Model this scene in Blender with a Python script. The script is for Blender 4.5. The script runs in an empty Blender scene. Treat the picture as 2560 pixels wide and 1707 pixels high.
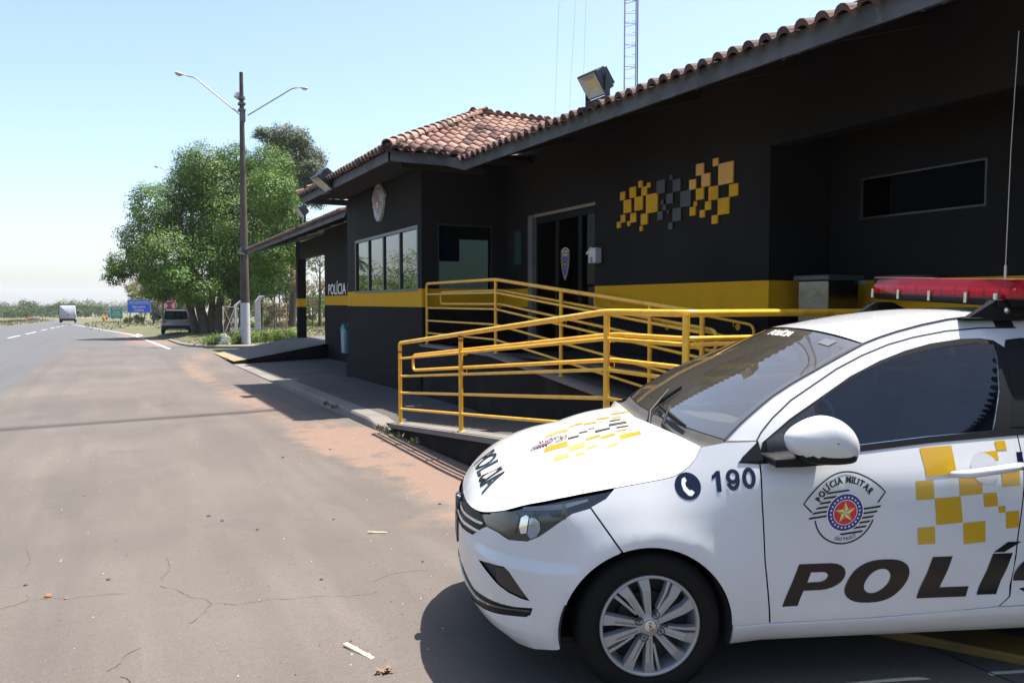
import bpy, bmesh, math, random
from mathutils import Vector, Matrix, geometry, noise
random.seed(7)
R=math.radians; PI=math.pi
SC=bpy.context.scene
# ---------------- camera ----------------
F=1961.0; YAW=R(26.5); PH=math.atan(97.5/F); EYE=Vector((0,0,1.6))
fw=Vector((math.sin(YAW),math.cos(YAW),0)); rt=Vector((math.cos(YAW),-math.sin(YAW),0)); upz=Vector((0,0,1))
cf=fw*math.cos(PH)-upz*math.sin(PH); cu=upz*math.cos(PH)+fw*math.sin(PH)
cam=bpy.data.objects.new('camera',bpy.data.cameras.new('camera')); SC.collection.objects.link(cam)
cam.data.sensor_width=36; cam.data.lens=36*F/2560; cam.data.clip_end=20000; cam.data.clip_start=.05
cam.matrix_world=Matrix(((rt.x,cu.x,-cf.x,0),(rt.y,cu.y,-cf.y,0),(rt.z,cu.z,-cf.z,EYE.z),(0,0,0,1)))
SC.camera=cam
# ---------------- light ----------------
SEL=R(71.2); SAZ=R(6)   # sun stands behind the building, towards +X
sdir=Vector((math.cos(SEL)*math.cos(SAZ),math.cos(SEL)*math.sin(SAZ),math.sin(SEL)))
sun=bpy.data.objects.new('sun',bpy.data.lights.new('sun','SUN')); SC.collection.objects.link(sun)
sun.data.energy=5.0; sun.data.angle=R(.53); sun.data.color=(1,.955,.88)
sun.rotation_euler=sdir.to_track_quat('Z','Y').to_euler()
W=bpy.data.worlds.new('World'); SC.world=W; W.use_nodes=True
nt=W.node_tree; bg=nt.nodes['Background']; sky=nt.nodes.new('ShaderNodeTexSky')
sky.sky_type='NISHITA'; sky.sun_disc=False; sky.sun_elevation=SEL; sky.sun_rotation=R(90)-SAZ
sky.altitude=500; sky.air_density=1.0; sky.dust_density=3.0; sky.ozone_density=1.8
nt.links.new(sky.outputs[0],bg.inputs[0]); bg.inputs[1].default_value=.105
SC.view_settings.view_transform='Standard'; SC.view_settings.look='None'; SC.view_settings.exposure=1.42; SC.view_settings.gamma=1
# ---------------- helpers ----------------
def at(x,y,D): r=cf+rt*((x-1280)/F)-cu*((y-853.5)/F); return EYE+r*D
def gz(Y): return -.013*(Y-2.5)
def ga(Y): return gz(Y)-.09*sst(3.5,8,Y)*(1-sst(24,32,Y))
def sst(a,b,x):
    t=min(1,max(0,(x-a)/(b-a))); return t*t*(3-2*t)
def link(o): SC.collection.objects.link(o); return o
def thing(name,label,cat,loc=(0,0,0),rz=0,group=None):
    o=link(bpy.data.objects.new(name,None)); o.location=loc; o.rotation_euler=(0,0,rz); o.empty_display_size=.2
    o['label']=label; o['category']=cat
    if group: o['group']=group
    return o
def tag(o,label,cat,group=None):
    o['label']=label; o['category']=cat
    if group: o['group']=group
    return o
def dup(root,loc,rz=None,label=None):
    r=link(root.copy()); r.location=loc
    if rz is not None: r.rotation_euler=(0,0,rz)
    if label: r['label']=label
    for ch in list(root.children):
        c=link(ch.copy()); c.parent=r
        for g in ch.children:
            d=link(g.copy()); d.parent=c
    return r
def fin(name,me,parent=None,kind=None):
    o=link(bpy.data.objects.new(name,me))
    if parent: o.parent=parent
    if kind: o['kind']=kind
    return o
class MB:
    def __init__(s): s.v=[]; s.f=[]; s.m=[]; s.sm=[]
    def add(s,vs,fs,mi=0,sm=False):
        b=len(s.v); s.v+= [tuple(v) for v in vs]
        for f in fs: s.f.append(tuple(b+i for i in f)); s.m.append(mi); s.sm.append(sm)
    def box(s,a,b,mi=0,M=None):
        x0,y0,z0=a; x1,y1,z1=b
        vs=[Vector(p) for p in ((x0,y0,z0),(x1,y0,z0),(x1,y1,z0),(x0,y1,z0),(x0,y0,z1),(x1,y0,z1),(x1,y1,z1),(x0,y1,z1))]
        if M: vs=[M@v for v in vs]
        s.add(vs,[(0,3,2,1),(4,5,6,7),(0,1,5,4),(1,2,6,5),(2,3,7,6),(3,0,4,7)],mi)
    def tube(s,pts,r,n=10,mi=0,cap=True,r2=None):
        pts=[Vector(p) for p in pts]; N=len(pts); rings=[]; prev=None
        for i,p in enumerate(pts):
            d=(pts[min(i+1,N-1)]-pts[max(i-1,0)]).normalized()
            if prev is None:
                a=Vector((0,0,1)) if abs(d.z)<.9 else Vector((1,0,0)); x=d.cross(a).normalized()
            else: x=(prev-d*prev.dot(d)).normalized()
            y=d.cross(x); prev=x
            rr=r if r2 is None else r+(r2-r)*i/(N-1)
            if isinstance(r,(list,tuple)): rr=r[i]
            k=1
            if 0<i<N-1:
                c=(pts[i]-pts[i-1]).normalized().dot((pts[i+1]-pts[i]).normalized()); k=1/max(.5,math.sqrt((1+c)/2))
            rings.append([p+(x*math.cos(2*PI*j/n)+y*math.sin(2*PI*j/n))*rr for j in range(n)])
        vs=[v for rg in rings for v in rg]; fs=[]
        for i in range(N-1):
            for j in range(n): fs.append((i*n+j,i*n+(j+1)%n,(i+1)*n+(j+1)%n,(i+1)*n+j))
        s.add(vs,fs,mi,True)
        if cap: s.add(rings[0],[tuple(range(n))[::-1]],mi); s.add(rings[-1],[tuple(range(n))],mi)
    def lathe(s,prof,n=32,M=None,mi=0,sm=True):   # prof (r,h) around local z
        vs=[];fs=[]
        for i in range(n):
            a=2*PI*i/n
            for r,h in prof: vs.append(Vector((r*math.cos(a),r*math.sin(a),h)))
        k=len(prof)
        for i in range(n):
            for j in range(k-1): fs.append((i*k+j,((i+1)%n)*k+j,((i+1)%n)*k+j+1,i*k+j+1))
        if M: vs=[M@v for v in vs]
        s.add(vs,fs,mi,sm)
    def prism(s,poly,a,b,M=None,mi=0,sm=False):   # 2d polygon (x,y) extruded z a..b
        n=len(poly); vs=[Vector((x,y,a)) for x,y in poly]+[Vector((x,y,b)) for x,y in poly]
        if M: vs=[M@v for v in vs]
        s.add(vs,[tuple(range(n))[::-1],tuple(range(n,2*n))],mi)
        s.add(vs,[(i,(i+1)%n,(i+1)%n+n,i+n) for i in range(n)],mi,sm)
    def grid(s,fn,nu,nv,mi=0,sm=True,closeu=False):
        vs=[fn(i/nu,j/nv) for i in range(nu+1) for j in range(nv+1)]
        s.add(vs,[(i*(nv+1)+j,(i+1)*(nv+1)+j,(i+1)*(nv+1)+j+1,i*(nv+1)+j+1) for i in range(nu) for j in range(nv)],mi,sm)
    def build(s,name,mats,parent=None,kind=None,bevel=0):
        me=bpy.data.meshes.new(name); me.from_pydata(s.v,[],s.f)
        for m in (mats if isinstance(mats,(list,tuple)) else [mats]): me.materials.append(m)
        me.polygons.foreach_set('material_index',s.m); me.polygons.foreach_set('use_smooth',s.sm); me.update()
        o=fin(name,me,parent,kind)
        if bevel:
            md=o.modifiers.new('b','BEVEL'); md.width=bevel; md.segments=2; md.limit_method='ANGLE'; md.angle_limit=R(40)
        return o
def split(q):
    par=list(range(len(q.v)))
    def fnd(i):
        while par[i]!=i: par[i]=par[par[i]]; i=par[i]
        return i
    for f in q.f:
        for i in f[1:]: par[fnd(i)]=fnd(f[0])
    grp={}
    for k,f in enumerate(q.f): grp.setdefault(fnd(f[0]),[]).append(k)
    out=[]
    for g in grp.values():
        n=MB(); mp={}
        for k in g:
            fc=[]
            for i in q.f[k]:
                if i not in mp: mp[i]=len(n.v); n.v.append(q.v[i])
                fc.append(mp[i])
            n.f.append(tuple(fc)); n.m.append(q.m[k]); n.sm.append(q.sm[k])
        out.append(n)
    return out
def digit(kind,x,w,h):
    f=lambda L:[(x+a*w,b*h) for a,b in L]; O=lambda cx,cy,rx,ry,n=32:[(cx+rx*math.cos(2*PI*i/n),cy+ry*math.sin(2*PI*i/n)) for i in range(n)]
    if kind=='0': return [poly2d([f(O(.5,.5,.5,.51)),f(O(.5,.5,.20,.30))])]
    if kind=='1': return [poly2d([f([(.38,0),(.72,0),(.72,1),(.46,1),(.08,.78),(.08,.60),(.38,.72)])])]
    if kind=='9':
        tail=[(.5+.5*math.cos(a),.5+.51*math.sin(a)) for a in [R(10)-R(175)*i/20 for i in range(21)]]+[(.5+.21*math.cos(a),.47+.27*math.sin(a)) for a in [R(-160)+R(150)*i/14 for i in range(15)]]
        return [poly2d([f(O(.5,.66,.5,.35)),f(O(.5,.67,.21,.17))]),poly2d([f(tail)])]
def heavy(vf,d,n=3):
    v,f=vf; return [([(x+d*(2*i/(n-1)-1),y) for x,y in v],f) for i in range(n)]
def rotM(axis,deg,loc=(0,0,0)): return Matrix.Translation(loc)@Matrix.Rotation(R(deg),4,axis)
# ---------------- materials ----------------
MC={}
def mat(name,col,rough=.6,metal=0,coat=0,var=None,bump=None,spec=.5,trans=0,emit=None):
    if name in MC: return MC[name]
    m=bpy.data.materials.new(name); m.use_nodes=True; n=m.node_tree.nodes; l=m.node_tree.links; b=n['Principled BSDF']
    b.inputs['Base Color'].default_value=(*col,1); b.inputs['Roughness'].default_value=rough; b.inputs['Metallic'].default_value=metal
    b.inputs['Coat Weight'].default_value=coat; b.inputs['Coat Roughness'].default_value=.06; b.inputs['Specular IOR Level'].default_value=spec
    if var or bump: tc=n.new('ShaderNodeTexCoord')
    if var:   # list of (scale, colour2, lo, hi, rough add)
        prev=None
        for (scl,c2,lo,hi) in var:
            t=n.new('ShaderNodeTexNoise'); t.inputs['Scale'].default_value=scl; t.inputs['Detail'].default_value=6; l.new(tc.outputs['Object'],t.inputs['Vector'])
            mr=n.new('ShaderNodeMapRange'); mr.inputs[1].default_value=lo; mr.inputs[2].default_value=hi; l.new(t.outputs[0],mr.inputs[0])
            mx=n.new('ShaderNodeMix'); mx.data_type='RGBA'; l.new(mr.outputs[0],mx.inputs[0])
            if prev: l.new(prev,mx.inputs[6])
            else: mx.inputs[6].default_value=(*col,1)
            mx.inputs[7].default_value=(*c2,1); prev=mx.outputs[2]
        l.new(prev,b.inputs['Base Color'])
    if bump:
        t=n.new('ShaderNodeTexNoise'); t.inputs['Scale'].default_value=bump[0]; t.inputs['Detail'].default_value=5; l.new(tc.outputs['Object'],t.inputs['Vector'])
        bp=n.new('ShaderNodeBump'); bp.inputs['Strength'].default_value=bump[1]; bp.inputs['Distance'].default_value=bump[2] if len(bump)>2 else .01
        l.new(t.outputs[0],bp.inputs['Height']); l.new(bp.outputs[0],b.inputs['Normal'])
    if emit: b.inputs['Emission Color'].default_value=(*emit[0],1); b.inputs['Emission Strength'].default_value=emit[1]
    MC[name]=m; return m
def glassmat(name,tcol,refl,rough=.01,diff=None,difff=.05,fs=1):
    m=bpy.data.materials.new(name); m.use_nodes=True; n=m.node_tree.nodes; l=m.node_tree.links; n.clear()
    o=n.new('ShaderNodeOutputMaterial'); t=n.new('ShaderNodeBsdfTransparent'); t.inputs[0].default_value=(*tcol,1)
    g=n.new('ShaderNodeBsdfGlossy'); g.inputs['Roughness'].default_value=rough
    ge=n.new('ShaderNodeNewGeometry'); dt=n.new('ShaderNodeVectorMath'); dt.operation='DOT_PRODUCT'; l.new(ge.outputs['Normal'],dt.inputs[0]); l.new(ge.outputs['Incoming'],dt.inputs[1])
    ab=n.new('ShaderNodeMath'); ab.operation='ABSOLUTE'; l.new(dt.outputs['Value'],ab.inputs[0]); om=n.new('ShaderNodeMath'); om.operation='SUBTRACT'; om.inputs[0].default_value=1; l.new(ab.outputs[0],om.inputs[1])
    pw=n.new('ShaderNodeMath'); pw.operation='POWER'; pw.inputs[1].default_value=4.6; l.new(om.outputs[0],pw.inputs[0]); fr=n.new('ShaderNodeMath'); fr.operation='MULTIPLY_ADD'; fr.inputs[1].default_value=.95; fr.inputs[2].default_value=.045; l.new(pw.outputs[0],fr.inputs[0]); ad=n.new('ShaderNodeMath'); ad.operation='MULTIPLY_ADD'; ad.inputs[1].default_value=fs; ad.inputs[2].default_value=refl; ad.use_clamp=True
    l.new(fr.outputs[0],ad.inputs[0]); mx=n.new('ShaderNodeMixShader'); l.new(ad.outputs[0],mx.inputs[0]); src=t.outputs[0]
    if diff:
        d=n.new('ShaderNodeBsdfDiffuse'); d.inputs[0].default_value=(*diff,1); m2=n.new('ShaderNodeMixShader'); m2.inputs[0].default_value=difff
        l.new(t.outputs[0],m2.inputs[1]); l.new(d.outputs[0],m2.inputs[2]); src=m2.outputs[0]
    l.new(src,mx.inputs[1]); l.new(g.outputs[0],mx.inputs[2]); l.new(mx.outputs[0],o.inputs[0]); return m
def leafmat(name,c1,c2,tr=.35):
    m=bpy.data.materials.new(name); m.use_nodes=True; n=m.node_tree.nodes; l=m.node_tree.links; b=n['Principled BSDF']
    a=n.new('ShaderNodeAttribute'); a.attribute_name='rnd'
    mx=n.new('ShaderNodeMix'); mx.data_type='RGBA'; mx.inputs[6].default_value=(*c1,1); mx.inputs[7].default_value=(*c2,1); l.new(a.outputs['Fac'],mx.inputs[0])
    l.new(mx.outputs[2],b.inputs['Base Color']); b.inputs['Roughness'].default_value=.55; b.inputs['Specular IOR Level'].default_value=.3
    t=n.new('ShaderNodeBsdfTranslucent'); l.new(mx.outputs[2],t.inputs[0]); ms=n.new('ShaderNodeMixShader'); ms.inputs[0].default_value=tr
    o=n['Material Output']; l.new(b.outputs[0],ms.inputs[1]); l.new(t.outputs[0],ms.inputs[2]); l.new(ms.outputs[0],o.inputs[0]); return m
# text as 2d outlines (cap height 1)
TX={}
def text2d(s,bold=0,sp=1.0):
    k=(s,bold,sp)
    if k in TX: return TX[k]
    c=bpy.data.curves.new('t','FONT'); c.body=s; c.size=1; c.offset=bold; c.space_character=sp; c.resolution_u=6
    o=bpy.data.objects.new('t',c); SC.collection.objects.link(o); bpy.context.view_layer.update()
    me=bpy.data.meshes.new_from_object(o.evaluated_get(bpy.context.evaluated_depsgraph_get()))
    v=[(p.co.x,p.co.y) for p in me.vertices]; f=[tuple(p.vertices) for p in me.polygons]
    bpy.data.objects.remove(o); bpy.data.curves.remove(c); bpy.data.meshes.remove(me)
    TX[k]=(v,f); return TX[k]
CAPH=None
def cap():
    global CAPH
    if CAPH is None: v,_=text2d('H'); CAPH=max(p[1] for p in v)-min(p[1] for p in v)
    return CAPH
def textfit(s,x0,y0,w,h,bold=0,shear=0,sp=1.0,rot=0):
    """text whose box (cap height h, width w) starts at x0,y0"""
    v,f=text2d(s,bold,sp); xs=[p[0] for p in v]; a,b=min(xs),max(xs); c=cap()
    vh,_=text2d('H',bold); y0s=min(p[1] for p in vh); ch=max(p[1] for p in vh)-y0s
    out=[]
    for x,y in v:
        X=(x-a)/(b-a)*w; Y=(y-y0s)/ch*h; X+=shear*Y; out.append((x0+X,y0+Y))
    return out,f
def arctext(s,R0,h,a0,a1,bold=0,flip=False):
    """letters standing on an arc, returns verts,faces; angles measured clockwise from top"""
    V=[];Fc=[]; n=len(s); vh,_=text2d('H',bold); ys=min(p[1] for p in vh); ch=max(p[1] for p in vh)-ys
    ws=[]
    for c in s:
        if c==' ': ws.append(.35); continue
        v,_=text2d(c,bold); ws.append(max(p[0] for p in v)-min(p[0] for p in v)+.13)
    tot=sum(ws); pos=0
    for c,w in zip(s,ws):
        if c!=' ':
            v,f=text2d(c,bold); mn=min(p[0] for p in v); mx=max(p[0] for p in v)
            a=a0+(a1-a0)*(pos+w/2)/tot; kx=abs(a1-a0)*R0/tot; ky=h/ch; b=len(V)
            for x,y in v:
                X=(x-(mn+mx)/2)*kx; Y=(y-ys)*ky
                if not flip: rr=R0+Y; V.append((rr*math.sin(a)+X*math.cos(a),rr*math.cos(a)-X*math.sin(a)))
                else: rr=R0-Y; V.append((rr*math.sin(a)-X*math.cos(a),rr*math.cos(a)+X*math.sin(a)))
            Fc+=[tuple(b+i for i in q) for q in f]
        pos+=w
    return V,Fc
def poly2d(loops):
    pts=[p for lp in loops for p in lp]
    tri=geometry.tessellate_polygon([[Vector((x,y,0)) for x,y in lp] for lp in loops])
    return pts,[tuple(t) for t in tri]
def circ(cx,cy,r,n=40,a0=0,a1=2*PI): return [(cx+r*math.cos(a0+(a1-a0)*i/n),cy+r*math.sin(a0+(a1-a0)*i/n)) for i in range(n+(abs(a1-a0)<6.28))]
def stroke(pts,w):
    L=[];Rr=[]
    for i,p in enumerate(pts):
        a=pts[max(0,i-1)]; b=pts[min(len(pts)-1,i+1)]; dx,dy=b[0]-a[0],b[1]-a[1]; d=math.hypot(dx,dy) or 1
        L.append((p[0]-dy/d*w/2,p[1]+dx/d*w/2)); Rr.append((p[0]+dy/d*w/2,p[1]-dx/d*w/2))
    n=len(pts); return L+Rr,[(i,i+1,n+i+1,n+i) for i in range(n-1)]
def star(cx,cy,r,k=.4,rot=0): return [(cx+(r if i%2==0 else r*k)*math.sin(rot+PI*i/5),cy+(r if i%2==0 else r*k)*math.cos(rot+PI*i/5)) for i in range(10)]
def emblem():
    """shield-like police badge in unit coordinates: list of (colour key, verts, faces, level)"""
    out=[]
    base=[(-.9,.08),(-1.1,.36)]+[( -1.06+2.12*t, .38+ .62*math.sin(PI*t)**.85) for t in [i/20 for i in range(1,20)]]+[(1.1,.36),(.9,.08),(1.0,.04),(.72,-.32)]+[(.80*math.cos(a),.80*math.sin(a)) for a in [-.45-(PI-.9)*i/18 for i in range(19)]]+[(-.8,-.1),(-.98,-.08)]
    out.append(('white',*poly2d([base]),0))
    top=[(-.83,.12),(-1.03,.35)]+[( -1.0+2.0*t, .38+ .58*math.sin(PI*t)**.85) for t in [i/20 for i in range(1,20)]]+[(1.03,.35),(.83,.12)]
    out.append(('black',*stroke(top,.035),1))
    out.append(('black',*stroke([(.755*math.cos(a),.755*math.sin(a)) for a in [-.38-(PI-.5)*i/24 for i in range(25)]],.035),1))
    for i in range(6):
        y=.50-.108*i; xl=-.46-.093*i; xr=-(math.sqrt(max(0,.44**2-(y-.02)**2))) if i>0 else .10
        if i==1: xr=-.2
        out.append(('black',[(xl,y),(xl+.045,y+.045),(xr,y+.045),(xr+(.04 if i==0 else 0),y)],[(0,1,2,3)],1))
        out.append(('black',[(-xl,-y),(-xl-.045,-y-.045),(-xr,-y-.045),(-xr-(.04 if i==0 else 0),-y)],[(0,1,2,3)],1))
    out.append(('white',*poly2d([circ(0,0,.465)]),2)); out.append(('navy',*poly2d([circ(0,0,.445)]),3))
    for i in range(24):
        a=2*PI*i/24; out.append(('white',*poly2d([star(.365*math.sin(a),.365*math.cos(a),.035)]),4))
    out.append(('white',*poly2d([circ(0,0,.305)]),4)); out.append(('red',*poly2d([circ(0,0,.29)]),5))
    st=star(0,0,.265,.42)
    for i in range(10):
        out.append(('gold' if i%2==0 else 'olive',[(0,0),st[i],st[(i+1)%10]],[(0,1,2)],6))
    for k in range(3):
        v,f=arctext('POLÍCIA MILITAR',.70,.15,-R(62),R(62),.015); out.append(('black',[(x+.009*(k-1),y) for x,y in v],f,1+.25*k))
    out.append(('black',*arctext('SÃO PAULO',.685,.085,R(180+24),R(180-24),.01,True),1))
    return out
EMB=emblem()
EC={'white':mat('decal_white',(.78,.78,.78),.35),'black':mat('decal_black',(.012,.012,.014),.3),'navy':mat('decal_navy',(.02,.02,.16),.35),'red':mat('decal_red',(.55,.02,.03),.35),
 'gold':mat('decal_gold',(.75,.6,.22),.35),'olive':mat('decal_olive',(.42,.27,.07),.35)}
def flatdecal(name,parent,parts,to3,lift=.0012,mats=None,kind=None):
    """2d parts -> mesh on plane; to3(x,y,h)"""
    b=MB(); ks=[]; 
    for key,v,f,lv in parts:
        if key not in ks: ks.append(key)
        b.add([to3(x,y,lift*(lv+1)) for x,y in v],f,ks.index(key))
    return b.build(name,[(mats or EC)[k] for k in ks],parent,kind)
# ================= ground =================
DIRT=[(1.95,24,.35,5,.75),(2.15,16.3,.35,1.6,.8),(2.35,13.5,.5,2.5,.5),(2.6,10.3,.55,1.2,.85),(2.75,8.4,.45,1.6,1),(2.9,6.9,.4,1.3,.9),(2.7,31,.5,3,.6),(1.5,46,1.2,6,.5),(2.2,54,1.8,9,.9),(1.2,66,1.6,9,.7),(.95,3.6,.3,.15,.22),(1.2,7,.9,2.5,.18),(2.3,5.6,.5,.6,.35)]
def groundmat():
    m=bpy.data.materials.new('dusty_asphalt'); m.use_nodes=True; n=m.node_tree.nodes; l=m.node_tree.links; b=n['Principled BSDF']
    tc=n.new('ShaderNodeTexCoord')
    def nz(s,d=6,rg=.55,v=None):
        t=n.new('ShaderNodeTexNoise'); t.inputs['Scale'].default_value=s; t.inputs['Detail'].default_value=d; t.inputs['Roughness'].default_value=rg; l.new(v or tc.outputs['Object'],t.inputs['Vector']); return t.outputs[0]
    def mr(x,a,b_,c=0,d=1):
        t=n.new('ShaderNodeMapRange'); t.inputs[1].default_value=a; t.inputs[2].default_value=b_; t.inputs[3].default_value=c; t.inputs[4].default_value=d; l.new(x,t.inputs[0]); return t.outputs[0]
    def mix(f,a,b2,mode='MIX'):
        t=n.new('ShaderNodeMix'); t.data_type='RGBA'; t.blend_type=mode
        if isinstance(f,float): t.inputs[0].default_value=f
        else: l.new(f,t.inputs[0])
        for i,x in ((6,a),(7,b2)):
            if isinstance(x,tuple): t.inputs[i].default_value=(*x,1)
            else: l.new(x,t.inputs[i])
        return t.outputs[2]
    def math_(op,a,b2):
        t=n.new('ShaderNodeMath'); t.operation=op
        for i,x in ((0,a),(1,b2)):
            if isinstance(x,(int,float)): t.inputs[i].default_value=x
            else: l.new(x,t.inputs[i])
        return t.outputs[0]
    at1=n.new('ShaderNodeAttribute'); at1.attribute_name='dirt'
    at2=n.new('ShaderNodeAttribute'); at2.attribute_name='worn'
    mp=n.new('ShaderNodeMapping'); mp.inputs['Scale'].default_value=(1.6,.25,1); l.new(tc.outputs['Object'],mp.inputs[0])
    c=mix(mr(nz(.35),.35,.7),(.074,.061,.053),(.106,.089,.077))
    c=mix(mr(nz(1.4,8,.6,mp.outputs[0]),.5,.75,0,.6),c,(.130,.109,.093))
    c=mix(mr(nz(9,6,.7),.55,.8,0,.5),c,(.074,.064,.057))
    c=mix(at2.outputs['Fac'],(.070,.072,.077),c)
    mp2=n.new('ShaderNodeMapping'); mp2.inputs['Scale'].default_value=(1.9,.05,1); l.new(tc.outputs['Object'],mp2.inputs[0])
    c=mix(mr(nz(1.3,3,.5,mp2.outputs[0]),.52,.70,0,.32),c,(.050,.045,.042))
    c=mix(mr(nz(.9,5,.6),.60,.72,0,.45),c,(.052,.046,.042))
    c=mix(mr(nz(38,5,.75),.50,.72,0,.5),c,(.052,.044,.038))
    # aggregate speckle
    c=mix(mr(nz(170,3,.6),.56,.70,0,.6),c,(.20,.175,.15))
    c=mix(mr(nz(230,3,.6),.60,.72,0,.75),c,(.045,.04,.036))
    vo=n.new('ShaderNodeTexVoronoi'); vo.inputs['Scale'].default_value=4.2; l.new(tc.outputs['Object'],vo.inputs['Vector'])
    c=mix(mr(vo.outputs['Distance'],.02,.05,.7,0),c,(.045,.035,.03))
    d=math_('MULTIPLY',at1.outputs['Fac'],mr(nz(2.2,9,.7),.30,.62,.1,1.25))
    d=mr(d,.22,.62,0,.95)
    c=mix(d,c,mix(mr(nz(25,5,.7),.3,.7),(.145,.088,.063),(.175,.120,.090)))
    l.new(c,b.inputs['Base Color']); b.inputs['Roughness'].default_value=.82; b.inputs['Specular IOR Level'].default_value=.35
    bp=n.new('ShaderNodeBump'); bp.inputs['Strength'].default_value=.6; bp.inputs['Distance'].default_value=.004; l.new(nz(140,4,.7),bp.inputs['Height']); l.new(bp.outputs[0],b.inputs['Normal'])
    return m
def sheet(name,xs,ys,zf,m,attrs=None,kind='structure'):
    v=[(x,y,zf(x,y)) for y in ys for x in xs]; nx=len(xs)
    f=[(j*nx+i,j*nx+i+1,(j+1)*nx+i+1,(j+1)*nx+i) for j in range(len(ys)-1) for i in range(nx-1)]
    me=bpy.data.meshes.new(name); me.from_pydata(v,[],f); me.materials.append(m); me.polygons.foreach_set('use_smooth',[True]*len(f))
    for k,fn in (attrs or {}).items():
        a=me.attributes.new(k,'FLOAT','POINT'); a.data.foreach_set('value',[fn(p[0],p[1]) for p in v])
    o=bpy.data.objects.new(name,me); link(o); o['kind']=kind; return o
def rng(a,b,s): n=max(1,round((b-a)/s)); return [a+(b-a)*i/n for i in range(n+1)]
def dirt(x,y):
    s=0
    for cx,cy,rx,ry,a in DIRT:
        q=((x-cx)/rx)**2+((y-cy)/ry)**2
        if q<9: s+=a*math.exp(-q*.8)
    return min(1,s)
def worn(x,y):
    e=-2.25-.009*(y-17)+.12*noise.noise((x*.5,y*.12,3))
    return sst(e-.05,e+.05,x)*(1-.75*sst(20,60,y))+.0
AG=groundmat()
def raise_(x,y):   # the verge beside the apron lies a little higher
    ex=2.0 if y<44 else 2.0-.08*(y-44)
    h=.30*sst(40,50,y)*sst(ex+.6,ex+2.6,x)
    h+=.12*sst(38.5,39.5,y)*sst(3.2,4.2,x)*(1-sst(40,50,y))
    return h
def hills(x,y):
    if y<1500: return 0
    return (16+14*noise.noise((x/900,y/900,.3))+9*noise.noise((x/260,y/260,1.3)))*sst(1500,3300,y)
gm=mat('dry_grass',(.066,.066,.02),.9,var=[(.9,(.115,.092,.044),.40,.58),(3.5,(.13,.075,.047),.6,.74),(.05,(.07,.08,.028),.4,.6)],bump=(30,.8,.04))
def tz(x,y): return ga(y)-.03+raise_(x,y)+(hills(x,y) if y>1400 else 0)+(0 if x>-14 else .25*sst(14,17,-x)*sst(60,120,y))
xs=sorted(set([-6000,-3500,-2000,-1200,-700,-400,-250,-150,-90,-60,-40,-30,-24,-20]+rng(-18,14,.8)+[18,24,32,45,60,90,150,250,400,700,1100,1700,2500,3500]))
ys=sorted(set([-120,-60,-30]+rng(-12,130,2)+[140,160,190,230,280,340,420,520,650,800,1000,1200,1500,1800,2100,2400,2700,3000,3300,3700,4200]))
sheet('ground',xs,ys,tz,gm)
ax=sorted(set([-13.9,-12,-9,-6,-4]+rng(-3.2,3.32,.16)))
ay=sorted(set(rng(-10,2,1)+rng(2,40,.3)+rng(40,44,1)))
sheet('apron_pavement',ax,ay,lambda x,y:ga(y),AG,{'dirt':dirt,'worn':worn})
# beyond the apron the paved strip narrows along the white edge line
def edgeX(y): return 2.3-(y-38.5)*.079 if y<92 else -1.93-(y-92)*.105 if y<140 else -7.0
v=[];f=[];A={'dirt':[],'worn':[]}
YY=rng(44,140,1.5)+[160,200,260,340,450,600,800]
for y in YY:
    for t in [i/30 for i in range(31)]:
        x=-13.9+(edgeX(y)+1.6+13.9)*t; v.append((x,y,ga(y))); A['dirt'].append(dirt(x,y)); A['worn'].append(worn(x,y)*.6)
for j in range(len(YY)-1):
    for i in range(30): f.append((j*31+i,j*31+i+1,(j+1)*31+i+1,(j+1)*31+i))
me=bpy.data.meshes.new('highway'); me.from_pydata(v,[],f); me.materials.append(AG)
for k,a in A.items(): at_=me.attributes.new(k,'FLOAT','POINT'); at_.data.foreach_set('value',a)
fin('highway',me,kind='structure')
wp=mat('road_paint',(.40,.40,.39),.7,var=[(6,(.42,.40,.38),.55,.75)])
def lineM(pts,w,z=.006):
    b=MB(); n=len(pts)
    for i in range(n-1):
        (x0,y0),(x1,y1)=pts[i],pts[i+1]; b.add([(x0-w/2,y0,ga(y0)+z),(x0+w/2,y0,ga(y0)+z),(x1+w/2,y1,ga(y1)+z),(x1-w/2,y1,ga(y1)+z)],[(0,1,2,3)])
    return b
lineM([(1.9,37.9),(.72,65.5),(-1.36,85),(-2.64,98),(-7.0,140)],.17).build('edge_line',wp,kind='structure')
lineM([(1.1,62),(1.75,70),(.6,72),(.1,66)][:2],.9).build('edge_line_hatch',wp,kind='structure')
db=MB()
for a,b_ in [(24,30),(37,43),(49,55),(61.3,69),(73,82),(88,95),(100,106),(110,116),(120,126),(132,138),(145,152)]:
    x=-6.65-.006*(a-50); q=lineM([(x,a),(x-.04,b_)],.17); db.add(q.v,q.f)
db.build('dashed_line',wp,kind='structure')
lineM([(-13.3,20),(-13.3,300)],.15).build('far_edge_line',wp,kind='structure')
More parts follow.
